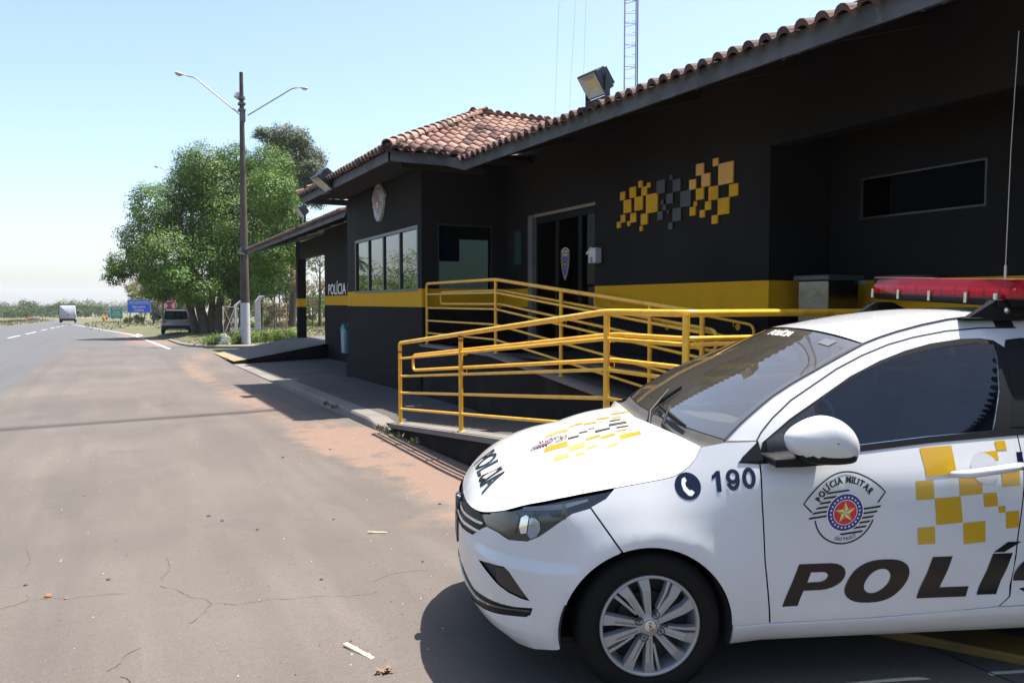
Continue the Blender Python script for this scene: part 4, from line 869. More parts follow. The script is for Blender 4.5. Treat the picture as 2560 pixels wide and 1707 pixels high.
# ================= radio mast =================
mz=at(1570,230,17.3); mx0,my0=mz.x,mz.y
T=thing('radio_mast','tall thin white lattice radio mast behind the station roof','mast',(mx0,my0,-.3))
WM=mat('mast_white',(.42,.40,.42),.5); RM=mat('mast_red',(.28,.03,.02),.5)
legs=[Vector((.165*math.cos(a),.165*math.sin(a),0)) for a in (R(205),R(325),R(85))]
def seg(z0,z1,m,nm):
    q=MB()
    for l in legs: q.tube([l+Vector((0,0,z0)),l+Vector((0,0,z1))],.016,8)
    z=z0; k=0
    while z<z1-.2:
        for i in range(3):
            a,b_=legs[i],legs[(i+1)%3]; q.tube([a+Vector((0,0,z)),b_+Vector((0,0,z))],.006,5); q.tube([a+Vector((0,0,z+.03)),b_+Vector((0,0,z+.07))],.005,5)
        if k%1==0: q.tube([legs[0]+Vector((0,0,z+.23)),legs[1]+Vector((0,0,z+.29))],.006,5); q.tube([legs[1]+Vector((0,0,z+.23)),legs[2]+Vector((0,0,z+.29))],.006,5)
        z+=.47; k+=1
    q.build(nm,m,T)
zred=at(1570,8,17.3).z+.3
seg(0,zred,WM,'lattice'); z=zred; i=0
while z<52:
    seg(z,min(52,z+6),RM if i%2==0 else WM,'lattice'); z+=6; i+=1
q=MB(); q.tube([legs[1]+Vector((.03,-.02,0)),legs[1]+Vector((.03,-.02,38))],.012,6); q.tube([legs[0]+Vector((-.02,-.03,0)),legs[0]+Vector((-.02,-.03,zred-3))],.006,5); q.build('cable',DARK,T)
q=MB()
for (ax_,ay_,h) in ((-1.25,.55,30),(-.9,.5,44),(-1.5,.7,52)): q.tube([(0,0,h),(ax_,ay_,4.9)],.003,4)
q.build('guy_wire',mat('wire',(.35,.36,.38),.4),T)
# ---- car body surfaces
def herm(xs,ys,x):
    n=len(xs)
    if x<=xs[0]: return ys[0]+(x-xs[0])*(ys[1]-ys[0])/(xs[1]-xs[0])
    if x>=xs[-1]: return ys[-1]+(x-xs[-1])*(ys[-1]-ys[-2])/(xs[-1]-xs[-2])
    i=0
    while x>xs[i+1]: i+=1
    def sl(j):
        if j<=0: return (ys[1]-ys[0])/(xs[1]-xs[0])
        if j>=n-1: return (ys[-1]-ys[-2])/(xs[-1]-xs[-2])
        a=(ys[j]-ys[j-1])/(xs[j]-xs[j-1]); b=(ys[j+1]-ys[j])/(xs[j+1]-xs[j])
        return 0 if a*b<=0 else 2*a*b/(a+b)
    h=xs[i+1]-xs[i]; t=(x-xs[i])/h; m0=sl(i)*h; m1=sl(i+1)*h
    return (2*t**3-3*t*t+1)*ys[i]+(t**3-2*t*t+t)*m0+(-2*t**3+3*t*t)*ys[i+1]+(t**3-t*t)*m1
ZL=[.16,.20,.24,.30,.36,.44,.52,.60,.68,.76,.86,.96,1.06]
SF=[-.58,-.64,-.71,-.728,-.738,-.745,-.747,-.740,-.708,-.66,-.60,-.50,-.40]
FYF=[.80,.815,.83,.842,.852,.860,.864,.862,.853,.833,.79,.745,.70]
FYD=[.70,.77,.812,.846,.856,.861,.863,.863,.861,.858,.848,.815,.775]
SR=[3.0,3.08,3.13,3.16,3.18,3.19,3.19,3.18,3.17,3.16,3.15,3.13,3.10]
UC=[-1.36,-1.2,-1.06,-.86,-.66,-.52,-.42,-.35]
DC=[0,.004,.018,.062,.15,.258,.362,.445]
YC=[0,.187,.348,.575,.778,.88,.945,.972]
def sstep(a,b,x):
    t=min(1,max(0,(x-a)/(b-a))); return t*t*(3-2*t)
def S(u,z,off=0):
    sm=lambda T:.5*herm(ZL,T,z)+.25*(herm(ZL,T,z-.035)+herm(ZL,T,z+.035))
    fyf=sm(FYF); fyd=sm(FYD)
    if u<-.35:
        sf=sm(SF); k=(-.35-sf)/.445
        s=sf+herm(UC,DC,max(u,-1.36))*k; y=fyf*herm(UC,YC,max(u,-1.36))
    elif u>2.9:
        sr=herm(ZL,SR,z); v=-.35-(u-2.9); k=(sr-2.9)/.445
        s=sr-herm(UC,DC,max(v,-1.36))*k; y=fyd*herm(UC,YC,max(v,-1.36))
    else:
        s=u; b=sstep(0,.5,u); y=(fyf*(1-b)+fyd*b)
        y*=1-.028*(1-sstep(-.45,-.05,u)) if u<1 else 1-.028*sstep(2.5,3.0,u)
        for c in (0,2.52):
            r=math.hypot(u-c,z-.30)
            y+=.012*math.exp(-((r-.36)/.065)**2)
    return (s,y,z)
def zb_(s): return .962+.078*(s-.44)
def G(s,z,off=0):
    h=max(0,(z-.98))/.44
    return (s,.778-.225*h**1.25-(.0 if s<2.2 else .12*((s-2.2)/.9)**2),z)

EU=[-1.36,-1.1,-.90,-.70,-.54,-.35,-.14,-.03,.10,.155,.19,.228]
EZ=[.665,.672,.69,.735,.782,.825,.86,.876,.898,.926,.955,1.012]
CS=[-.70,-.67,-.61,-.54,-.426,-.29,-.154,0,.15]
CZ_=[.665,.70,.745,.78,.845,.915,.96,1.0,1.025]
def H(t,b):
    # t 0..1 along hood edge, b -1..1 across
    u=EU[0]+(EU[-1]-EU[0])*t
    e=S(u,herm(EU,EZ,u)); c=abs(b)
    cs=-.62+.77*t**1.15
    cz=herm(CS,CZ_,cs)
    pw=2.3+2.6*sstep(.70,.93,t)*(1-sstep(.95,1.0,t)); f=c**pw
    s=cs+(e[0]-cs)*c**1.0
    return (s,e[1]*c*(1 if b>=0 else -1),cz+(e[2]-cz)*f)

def Hxy(s,y):
    """hood point above plan position (s, y)"""
    t,b=min(.98,max(.05,(s+.66)/.85)),max(-.95,min(.95,y/.62))
    for _ in range(14):
        p=H(t,b); e0,e1=s-p[0],y-p[1]
        if abs(e0)+abs(e1)<1e-5: break
        a=H(t+1e-3,b); c=H(t,b+1e-3); j00,j10=(a[0]-p[0])*1e3,(a[1]-p[1])*1e3; j01,j11=(c[0]-p[0])*1e3,(c[1]-p[1])*1e3
        dt=j00*j11-j01*j10
        if abs(dt)<1e-6: break
        t=min(1,max(.002,t+(e0*j11-e1*j01)/dt*.9)); b=max(-1,min(1,b+(e1*j00-e0*j10)/dt*.9))
    return H(t,b)
AEDGE=[(.324,1.037),(.40,1.10),(.48,1.155),(.562,1.207),(.66,1.257),(.761,1.302),(.90,1.365)]
def EGe(t):
    pts=AEDGE+[(1.039,1.421)]; xs=[i/(len(pts)-1) for i in range(len(pts))]
    return herm(xs,[p[0] for p in pts],t),herm(xs,[p[1] for p in pts],t)
def WSf(a,b_):
    es,ez=EGe(a); e=G(es,ez); c=abs(b_); k=c**2.2
    cs=.255+(.965-.255)*a; cz=1.035+(1.472-1.035)*a+.020*math.sin(math.pi*a); y=e[1]*b_
    return (cs+(es-cs)*k,y,cz+(ez-cz)*k)
SQUV=[[(1.149, 0.998), (1.293, 1.005), (1.292, 0.894), (1.157, 0.884)], [(1.489, 1.018), (1.537, 1.021), (1.538, 0.984), (1.491, 0.982)], [(1.405, 0.974), (1.491, 0.981), (1.492, 0.947), (1.405, 0.943)], [(1.3, 0.891), (1.402, 0.893), (1.396, 0.812), (1.297, 0.806)], [(1.106, 0.869), (1.185, 0.873), (1.184, 0.797), (1.106, 0.794)], [(1.186, 0.798), (1.299, 0.804), (1.308, 0.697), (1.193, 0.69)], [(1.401, 0.813), (1.461, 0.816), (1.465, 0.761), (1.404, 0.757)], [(1.467, 0.759), (1.497, 0.761), (1.499, 0.733), (1.469, 0.732)], [(1.494, 0.909), (1.574, 0.912), (1.567, 0.842), (1.487, 0.838)], [(1.5, 0.735), (1.559, 0.738), (1.559, 0.669), (1.502, 0.666)], [(1.11, 0.679), (1.186, 0.683), (1.188, 0.613), (1.113, 0.611)], [(1.311, 0.694), (1.408, 0.7), (1.41, 0.614), (1.314, 0.606)], [(1.577, 0.974), (1.606, 0.974), (1.59, 0.917), (1.573, 0.918)]]
HQ={'y1': [(0.521, -0.134), (0.64, -0.102), (0.616, -0.039), (0.501, -0.084)], 'y2': [(0.66, -0.153), (0.706, -0.155), (0.696, -0.124), (0.653, -0.13)], 'y3': [(0.707, -0.18), (0.742, -0.156), (0.729, -0.108), (0.693, -0.132)], 'y4': [(0.737, -0.118), (0.801, -0.091), (0.793, -0.049), (0.723, -0.071)], 'y5': [(0.823, -0.184), (0.887, -0.161), (0.877, -0.11), (0.81, -0.125)], 'y6': [(0.913, -0.269), (1.002, -0.29), (0.998, -0.235), (0.904, -0.213)], 'y7': [(0.893, -0.11), (0.943, -0.113), (0.937, -0.08), (0.886, -0.074)], 'g1': [(0.859, -0.03), (0.921, -0.026), (0.913, 0.017), (0.85, 0.014)], 'g2': [(0.834, 0.084), (0.929, 0.087), (0.916, 0.154), (0.825, 0.157)], 'g3': [(0.751, 0.187), (0.825, 0.198), (0.82, 0.248), (0.748, 0.248)], 'g4': [(0.852, 0.221), (0.908, 0.227), (0.902, 0.265), (0.846, 0.265)], 'g5': [(0.671, 0.104), (0.718, 0.122), (0.717, 0.161), (0.671, 0.143)], 'g6': [(0.721, 0.076), (0.757, 0.09), (0.755, 0.109), (0.721, 0.101)], 'g7': [(0.615, 0.183), (0.671, 0.181), (0.672, 0.232), (0.619, 0.233)], 'y8': [(0.504, 0.287), (0.618, 0.263), (0.626, 0.384), (0.511, 0.393)], 'y9': [(0.627, 0.399), (0.7, 0.385), (0.699, 0.476), (0.636, 0.494)], 'y10': [(0.701, 0.308), (0.765, 0.315), (0.763, 0.366), (0.701, 0.361)], 'y11': [(0.763, 0.37), (0.824, 0.378), (0.82, 0.427), (0.761, 0.43)], 'y12': [(0.839, 0.323), (0.886, 0.325), (0.881, 0.355), (0.835, 0.355)], 'y13': [(0.831, 0.453), (0.916, 0.443), (0.907, 0.518), (0.824, 0.541)], 'y14': [(0.573, 0.53), (0.635, 0.514), (0.639, 0.576), (0.578, 0.598)], 'y15': [(0.661, 0.556), (0.698, 0.554), (0.698, 0.585), (0.662, 0.6)], 'y16': [(0.704, 0.49), (0.743, 0.487), (0.742, 0.524), (0.703, 0.526)], 'y17': [(0.746, 0.531), (0.763, 0.533), (0.762, 0.542), (0.745, 0.547)], 'y18': [(0.777, 0.573), (0.816, 0.567), (0.814, 0.598), (0.775, 0.609)]}
# ================= patrol car =================
# car space: s rearwards from the front axle, lateral y (+ = side towards the viewpoint), z up; object space flips y
CAR=thing('patrol_car','white police hatchback with yellow chequers, badge and red roof light bar','car',(2.168,3.296,gz(3.3)+.008),math.atan2(-.35,.937))
WP=mat('white_car_paint',(.56,.565,.575),.25,var=[(2.2,(.52,.52,.515),.45,.75),(30,(.50,.48,.45),.70,.85)],coat=.7,spec=.4); BP=mat('black_plastic',(.006,.0065,.0075),.5,spec=.2); GB=mat('gloss_black',(.008,.009,.012),.08,coat=1); RUB=mat('tyre_rubber',(.006,.0058,.0055),.75,spec=.2,bump=(40,.4,.004),var=[(3,(.010,.009,.008),.5,.7)])
CHR=mat('chrome',(.8,.8,.82),.08,metal=1); SIL=mat('silver_wheel',(.30,.305,.31),.35,metal=.35,coat=.3); TGL=glassmat('tinted_sky_side_glass',(.24,.33,.44),.02,.005,(.012,.035,.075),.05); DCL=mat('decal_black_car',(.006,.005,.005),.25,coat=.25,spec=.3); YD=mat('decal_yellow',(.50,.285,.003),.28,coat=.8); GD=mat('decal_grey_hood',(.055,.052,.052),.3,coat=.6); NV=mat('decal_navy_car',(.004,.009,.03),.25,coat=.3,spec=.3)  # side glass: real tint plus a navy share imitating reflected sky
def nrm(fn,u,v):
    e=2e-3; a=Vector(fn(u+e,v)); b_=Vector(fn(u-e,v)); c=Vector(fn(u,v+e)); d=Vector(fn(u,v-e)); n=(a-b_).cross(c-d); 
    return n.normalized() if n.length>1e-9 else Vector((0,1,0))
def mapped(name,polys,fn,mat_,par,off=0,rim=0,gr=.06,side=1,loopsmode=True,cen=Vector((1.2,0,.55)),grv=None):
    """polys: list of (verts2d,faces); fn(u,v)->(s,y,z) ; puts a 2d drawing onto the body surface"""
    bm=bmesh.new()
    for vs,fs in polys:
        bv=[bm.verts.new((x,y,0)) for x,y in vs]
        for f in fs:
            try: bm.faces.new([bv[i] for i in f])
            except ValueError: pass
    bmesh.ops.remove_doubles(bm,verts=bm.verts,dist=1e-5)
    xs_=[v.co.x for v in bm.verts]; ys_=[v.co.y for v in bm.verts]; grv=grv or gr
    for ax,lo,hi,g in ((0,min(xs_),max(xs_),gr),(1,min(ys_),max(ys_),grv)):
        k=math.ceil(lo/g+.01)
        while k*g<hi-1e-4:
            co=(k*g,0,0) if ax==0 else (0,k*g,0); no=(1,0,0) if ax==0 else (0,1,0)
            bmesh.ops.bisect_plane(bm,geom=bm.verts[:]+bm.edges[:]+bm.faces[:],plane_co=co,plane_no=no,dist=1e-5); k+=1
    NN=[]; 
    for v in bm.verts:
        u,w=v.co.x,v.co.y; p=Vector(fn(u,w)); n=nrm(fn,u,w)
        if n.dot(p-cen)<0: n=-n
        p=p+n*off; v.co=Vector((p.x,-side*p.y,p.z)); NN.append(Vector((n.x,-side*n.y,n.z)))
    bm.verts.index_update(); bm.edges.ensure_lookup_table()
    V=[v.co.copy() for v in bm.verts]; Fc=[[v.index for v in f.verts] for f in bm.faces]; N2=list(NN)
    for i,f in enumerate(Fc):
        a,b_,c=V[f[0]],V[f[1]],V[f[2]]; fn_=(b_-a).cross(c-a)
        if fn_.length>1e-12 and fn_.dot(NN[f[0]])<0: Fc[i]=f[::-1]
    if rim:
        for e in bm.edges:
            if len(e.link_faces)==1:
                i,j=e.verts[0].index,e.verts[1].index; k=len(V)
                ev=(V[j]-V[i]).normalized(); rn=ev.cross(NN[i]).normalized(); fc=e.link_faces[0].calc_center_median()
                if rn.dot((V[i]+V[j])/2-fc)<0: rn=-rn
                V+=[V[i].copy(),V[j].copy(),V[j]-NN[j]*rim,V[i]-NN[i]*rim]; N2+=[(rn+NN[i]*.9).normalized(),(rn+NN[j]*.9).normalized(),rn,rn]; Fc.append([k,k+1,k+2,k+3])
    bm.free(); me=bpy.data.meshes.new(name); me.from_pydata([tuple(v) for v in V],[],Fc); me.materials.append(mat_)
    me.polygons.foreach_set('use_smooth',[True]*len(Fc)); me.update(); me.normals_split_custom_set_from_vertices([tuple(n) for n in N2])
    return fin(name,me,par)
def P2(*loops): return [poly2d(list(loops))]
def arc(cx,cz,r,a0,a1,n=22): return [(cx+r*math.cos(R(a0+(a1-a0)*i/n)),cz+r*math.sin(R(a0+(a1-a0)*i/n))) for i in range(n+1)]
AC=(-.02,.285,.352)
Etop=[(u,herm(EU,EZ,u)-.003) for u in [-.14+.0263*i for i in range(15)]]
hl_low=[(-.783,.649),(-.682,.648),(-.6,.632),(-.507,.640),(-.462,.664),(-.385,.722),(-.318,.765),(-.24,.789)]
fender=Etop+[(.32,1.028),(.449,1.034),(.449,.954),(.445,.81),(.457,.568),(.489,.302),(.345,.302)]+[p for p in arc(*AC,3,107)]+[(-.127,.628),(-.24,.789),(-.179,.819)]
bumper=[(-.132,.622),(-.245,.784)]+hl_low[::-1][1:]+[(-.84,.62),(-.905,.583),(-1.1,.565),(-1.36,.56),(-1.36,.40),(-1.066,.385),(-.886,.352),(-.666,.363),(-.552,.367),(-.47,.379),(-.479,.349),(-.5,.335),(-.62,.321),(-.86,.286),(-1.066,.253),(-1.36,.243),(-1.36,.20),(-.9,.198),(-.7,.185),(-.5,.19),(-.375,.205)]+[p for p in arc(*AC,192,110)]
fog=[(-.804,.506),(-.70,.521),(-.606,.527),(-.578,.512),(-.53,.46),(-.481,.406),(-.52,.409),(-.584,.423),(-.645,.445),(-.72,.475)]
doorf=[(.456,.951),(.451,.81),(.463,.568),(.496,.303),(.7,.304),(.965,.309),(1.25,.32),(1.485,.334),(1.53,.375),(1.553,.631),(1.596,.925),(1.60,1.04),(1.2,1.016),(.877,.989),(.6,.962)]
doorr=[(1.605,1.04),(1.602,.925),(1.559,.631),(1.537,.375),(1.492,.334),(2.13,.335),(2.15,.42),(2.23,.56),(2.38,.68),(2.50,.86),(2.53,1.06),(2.1,1.055)]
quart=[(2.135,.215),(2.136,.335),(2.155,.42),(2.235,.558),(2.385,.678),(2.506,.86),(2.536,1.06),(3.95,1.06),(3.95,.24),(2.9,.22)]+[p for p in arc(2.50,.285,.352,-10,190)]
quart=[p for p in quart]
sill=[(.337,.298),(.49,.298),(.965,.304),(1.49,.329),(2.13,.330),(2.13,.21),(.34,.212)]
shell=[(-1.36,.20),(-.9,.198),(-.5,.19),(-.38,.205)]+arc(*AC,190,-2)+[(.34,.21),(2.13,.21)]+arc(2.50,.285,.352,190,-10)[::1]+[(2.9,.22),(3.95,.24),(3.95,1.05),(2.5,1.05),(.5,.96),(.2,.96)]+[(u,herm(EU,EZ,u)-.01) for u in (.1,-.1,-.3,-.5,-.7,-.9,-1.1,-1.36)]
def carve(u,z): # surface with the bumper crease, door fold
    s,y,zz=S(u,z); k=0
    if u<-.28:
        b_=sst(-1.1,-.75,u)*(1-sst(-.38,-.28,u)); k=b_*sst(.525,.575,z)*(1-sst(.60,.80,z)); y-=.016*k; s+=.010*k
        if u<-.45: 
            b2=sst(-1.0,-.7,u)*(1-sst(-.52,-.45,u)); y+=.012*b2*(1-sst(.30,.36,z))
    if .45<u<2.6: y-=.010*math.exp(-((z-.40-.03*(u-.5))/.045)**2)*sst(.45,.7,u)*(1-sst(2.1,2.5,u))
    return (s,y,zz)
FN=carve
for sd in (1,-1):
    mapped('front_fender',P2(fender),FN,WP,CAR,0,.012,.05,sd)
    mapped('front_bumper',P2(bumper,fog),FN,WP,CAR,0,.014,.045,sd)
    d1=mapped('front_door',P2(doorf),FN,WP,CAR,0,.012,.07,sd); d2=mapped('rear_door',P2(doorr),FN,WP,CAR,0,.012,.09,sd)
    mapped('rear_quarter',P2(quart),FN,WP,CAR,0,.012,.09,sd)
    mapped('sill',P2(sill),FN,WP,CAR,.006,.03,.12,sd)
    mapped('inner_shell',P2(shell),FN,mat('body_gap_black',(.01,.01,.011),.8),CAR,-.013,0,.1,sd)
    # lower grille strip, fog pocket, main grille
    lip=[(-1.36,.405),(-1.066,.388),(-.886,.355),(-.666,.366),(-.552,.370),(-.468,.382),(-.477,.346),(-.5,.332),(-.62,.318),(-.86,.283),(-1.066,.250),(-1.36,.24)]
    mapped('lower_grille',P2(lip),FN,BP,CAR,-.002,0,.06,sd); mapped('grille_bar',P2([(-1.36,.345),(-1.066,.335),(-.86,.325),(-.66,.347),(-.48,.366),(-.48,.360),(-.66,.341),(-.86,.316),(-1.066,.32),(-1.36,.33)]),FN,GB,CAR,.004,.01,.06,sd)
    mapped('fog_pocket',P2(fog),FN,mat('pocket_black',(.012,.013,.016),.6),CAR,-.010,0,.05,sd); mapped('fog_cover',P2([(-.66,.512),(-.60,.52),(-.575,.505),(-.50,.418),(-.52,.415),(-.60,.432),(-.655,.455)]),FN,mat('fog_cover_brown',(.03,.026,.022),.5),CAR,-.004,.006,.05,sd)
    gr=[(-1.36,.66),(-1.1,.667),(-.93,.683),(-.875,.676),(-.79,.650),(-.845,.618),(-.908,.580),(-1.1,.562),(-1.36,.557)]
    mapped('grille',P2(gr),FN,BP,CAR,-.004,.0,.05,sd)
    for k in (.635,.60): mapped('grille_bar',P2([(-1.3,k),(-1.1,k+.003),(-.88,k+.016),(-.83,k+.02),(-.83,k+.012),(-.88,k+.006),(-1.1,k-.008),(-1.3,k-.011)]),FN,CHR,CAR,.006,.01,.05,sd)
    # headlight
    hlp=[(u,herm(EU,EZ,u)-.012) for u in (-.90,-.8,-.7,-.6,-.5,-.4,-.3,-.2,-.15)]+[(-.18,.817),(-.245,.785)]+hl_low[::-1][1:]+[(-.83,.648),(-.875,.672)]
    HLT=mapped('headlight',P2(hlp),FN,mat('headlight_housing',(.014,.014,.015),.12,coat=1),CAR,-.005,0,.05,sd)
    mapped('chrome_reflector',P2([(-.560,.728),(-.535,.742),(-.518,.737),(-.518,.672),(-.545,.665),(-.560,.69)]),FN,CHR,HLT,-.002,0,.02,sd)
    mapped('projector',P2([(-.512,.735),(-.485,.737),(-.460,.722),(-.455,.695),(-.47,.665),(-.495,.652),(-.512,.668)]),FN,mat('projector_glass',(.30,.36,.46),.05,metal=.9),HLT,-.001,0,.02,sd)
    mapped('light_guide',P2([(-.56,.770),(-.45,.788),(-.35,.803),(-.25,.819),(-.252,.811),(-.36,.780),(-.46,.768),(-.56,.757)]),FN,mat('guide_grey',(.10,.12,.145),.2,coat=.6),HLT,-.001,0,.03,sd)
    mapped('black_surround',P2([(-.56,.757),(-.46,.766),(-.36,.778),(-.255,.806),(-.16,.848),(-.185,.812),(-.25,.782),(-.32,.756),(-.38,.712),(-.43,.675),(-.45,.70),(-.452,.735),(-.49,.745)]),FN,GB,HLT,-.002,0,.04,sd)
    mapped('reflector_bowl',P2([(-.80,.72),(-.70,.735),(-.60,.745),(-.57,.735),(-.575,.66),(-.62,.65),(-.70,.66),(-.78,.668)]),FN,mat('bowl_brown',(.05,.038,.032),.15,metal=.3,coat=1),HLT,-.003,0,.04,sd)
    # side graphics
    if sd==1:
        SQD={'a':[(1045,165),(1235,150),(1270,320),(1090,340)],'b':[(1490,125),(1552,120),(1567,175),(1507,180)],'c':[(1395,195),(1507,182),(1520,232),(1400,240)],'d':[(1282,325),(1418,318),(1420,438),(1288,450)],'e':[(1023,365),(1130,356),(1135,468),(1028,475)],'f':[(1137,467),(1290,453),(1303,608),(1147,623)],'g':[(1427,437),(1507,430),(1515,510),(1433,517)],'h':[(1517,512),(1557,508),(1560,548),(1520,551)],'i':[(1535,290),(1640,283),(1647,388),(1540,397)],'j':[(1562,545),(1662,538),(1668,638),(1564,644)],'k':[(1034,643),(1138,633),(1140,735),(1038,741)],'l':[(1307,612),(1438,600),(1440,722),(1310,738)]}
        pr=SQUV
        mapped('yellow_chequers',[(q_,[(0,1,2,3)]) for q_ in pr[:-1]],FN,YD,d1,.0016,0,.06,1)
        mapped('dark_chequer',[(pr[-1],[(0,1,2,3)])],FN,NV,d1,.0016,0,.06,1)
        # bold wide slanted lettering
        sh_=.35
        def glyph(x0,w,kind,y0=.372,h=.175,dy=0):
            out=[]; mp=lambda L:[(x0+x*w+sh_*y*h,y0+dy*(x)+y*h) for x,y in L]
            if kind=='P': out=P2(mp([(0,0),(.30,0),(.30,.36),(.60,.36)]+[(.62+.36*math.cos(a),.68+.32*math.sin(a)) for a in [-PI/2+PI*i/10 for i in range(11)]]+[(0.02,1)]),mp([(.30,.56)]+[(.52+.13*math.cos(a),.68+.12*math.sin(a)) for a in [-PI/2+PI*i/8 for i in range(9)]]+[(.30,.80)]))
            if kind=='O': out=P2(mp([(.5+.5*math.copysign(abs(math.cos(a))**.8,math.cos(a)),.5+.52*math.copysign(abs(math.sin(a))**.85,math.sin(a))) for a in [2*PI*i/32 for i in range(32)]]),mp([(.5+.20*math.cos(a),.5+.30*math.sin(a)) for a in [2*PI*i/24 for i in range(24)]]))
            if kind=='L': out=P2(mp([(0,0),(1,0),(1,.24),(.40,.24),(.40,1),(0,1)]))
            if kind=='I': out=P2(mp([(0,0),(1,0),(1,1),(0,1)]))
            if kind=='´': out=P2(mp([(0,1.03),(.55,1.03),(1.25,1.27),(.55,1.27)]))
            if kind=='C': out=P2(mp([(.5+.5*math.cos(a),.5+.52*math.sin(a)) for a in [R(40)+R(280)*i/24 for i in range(25)]]+[(.5+.2*math.cos(a),.5+.28*math.sin(a)) for a in [R(320)-R(280)*i/20 for i in range(21)]]))
            if kind=='A': out=P2(mp([(0,0),(.3,0),(.38,.2),(.66,.2),(.74,0),(1.04,0),(.68,1),(.36,1)]),mp([(.44,.4),(.6,.4),(.52,.7)]))
            return out
        L_=[]
        for k,x,w,dy in (('P',.538,.225,0),('O',.780,.262,0),('L',1.118,.218,0),('I',1.384,.088,0),('´',1.384,.088,0)): L_+=glyph(x,w,k,y0=.372+.018*(x-.54))
        mapped('police_lettering',L_,FN,DCL,d1,.0018,0,.05,1)
        L_=[]
        for k,x,w in (('C',1.52,.25),('I',1.815,.088),('A',1.92,.27)): L_+=glyph(x,w,k,y0=.39)
        mapped('police_lettering',L_,FN,DCL,d2,.0018,0,.05,1)
        for key in ('white','black','navy','red','gold','olive'):
            for lv in sorted({p[3] for p in EMB if p[0]==key}):
                if key=='white' and lv==0: continue
                ps=[([(.797+.170*x,.752+.166*y+.02*x) for x,y in p[1]],p[2]) for p in EMB if p[0]==key and p[3]==lv]
                mapped('door_badge',ps,FN,DCL if key=='black' else EC[key],d1,.0012+.0005*lv,0,.06,1)
        mapped('phone_disc',P2(circ(.157,.862,.052)),FN,NV,CAR,.0012,0,.03,1)
        ph=[(-.45,.62),(-.18,.75),(-.05,.45),(-.2,.30),(-.18,.0),(.12,-.35),(.32,-.30),(.55,-.52),(.28,-.82),(-.02,-.78),(-.42,-.35),(-.55,.2)]
        mapped('phone_symbol',P2([(.157+.045*x,.862+.045*y) for x,y in ph]),FN,EC['white'],CAR,.0018,0,.03,1)
        
        for dk,dx_ in (('1',.250),('9',.310),('0',.374)):
            for k,(v,f) in enumerate(digit(dk,0,.054,.080)): mapped('number_lettering',[([(dx_+x,.838+y+.115*(dx_-.25+x)) for x,y in v],f)],FN,NV,CAR,.0014+.0004*k,0,.03,1)
    # belt strip and mirror triangle
    mapped('belt_moulding',P2([(.365,.953),(.45,.948),(.6,.959),(.877,.987),(1.2,1.016),(1.62,1.041),(2.5,1.06),(2.5,1.085),(1.62,1.066),(1.2,1.041),(.877,1.012),(.6,.987),(.46,.976),(.385,.970)]),FN,BP,CAR,.003,.008,.08,sd)
    mapped('mirror_patch',P2([(.372,.957),(.385,.975),(.42,1.005),(.458,1.036),(.465,.96)]),FN,BP,CAR,.004,.004,.05,sd)
    # greenhouse side
    ce=[(1.039,1.421),(1.12,1.447),(1.21,1.471),(1.34,1.50),(1.481,1.525),(1.67,1.545),(1.95,1.545),(2.2,1.535),(2.7,1.48),(3.02,1.40)]
    aedge=[(.324,1.037),(.40,1.10),(.48,1.155),(.562,1.207),(.66,1.257),(.761,1.302),(.90,1.365)]
    gl=[(.755,1.178),(.873,1.245),(1.0,1.303),(1.15,1.352),(1.29,1.384),(1.44,1.408),(1.574,1.420),(1.625,1.413),(1.650,1.385),(1.648,1.363),(1.60,1.22),(1.516,1.058),(1.2,1.038),(.82,1.003),(.745,.997)]
    rl=[(1.88,1.08),(1.88,1.415),(2.1,1.415),(2.45,1.385),(2.68,1.28),(2.76,1.11)]
    mapped('side_frame',P2(aedge+ce+[(3.08,1.20),(3.09,1.06),(2.5,1.06),(1.6,1.045),(.877,.992),(.47,.965),(.46,1.035)],gl,rl),G,WP,CAR,0,.01,.07,sd)
    wout=[(.470,.985),(.485,1.028),(.62,1.118),(.779,1.203),(.93,1.283),(1.086,1.346),(1.22,1.388),(1.351,1.418),(1.50,1.437),(1.60,1.440),(1.66,1.430),(1.70,1.40),(1.70,1.38),(1.9,1.43),(2.1,1.432),(2.5,1.40),(2.75,1.30),(2.85,1.16),(2.84,1.09),(1.62,1.062),(1.547,1.055),(1.2,1.034),(.877,1.005)]
    mapped('window_surround',P2(wout,gl,rl),G,BP,CAR,.0025,.004,.07,sd)
    mapped('pillar_vinyl',P2([(1.60,1.068),(1.655,1.20),(1.685,1.34),(1.70,1.40),(1.72,1.432),(1.80,1.44),(1.86,1.435),(1.86,1.072)]),G,mat('pillar_black',(.008,.008,.009),.45,spec=.2),CAR,.004,0,.07,sd)
    TG_=TGL
    gl=[(.755,1.178),(.873,1.245),(1.0,1.303),(1.15,1.352),(1.29,1.384),(1.44,1.408),(1.574,1.420),(1.625,1.413),(1.650,1.385),(1.648,1.363),(1.60,1.22),(1.516,1.058),(1.2,1.038),(.82,1.003),(.745,.997)]
    wn=mapped('window',P2(gl),G,TG_,CAR,-.002,0,.07,sd)
    mapped('quarter_glass',P2([(.50,.99),(.50,1.032),(.62,1.108),(.735,1.168),(.725,.997)]),G,mat('mirror_corner',(.012,.016,.024),.35),CAR,.0045,0,.07,sd)
    mapped('window',P2(rl),G,TG_,CAR,-.002,0,.09,sd)
    mapped('bright_strip',P2([(.46,.982),(.877,1.004),(1.2,1.033),(1.546,1.053),(1.546,1.057),(1.2,1.037),(.877,1.008),(.46,.986)]),G,CHR,CAR,.006,0,.1,sd)
    # door shut line and roof channel as thin recessed lines
    vs,fs=stroke([(.457,1.0),(.462,1.035),(.485,1.066),(.507,1.087),(.543,1.12),(.64,1.19),(.745,1.245),(.88,1.315),(1.014,1.37),(1.15,1.415),(1.283,1.446),(1.45,1.473),(1.628,1.486),(1.8,1.487)],.006)
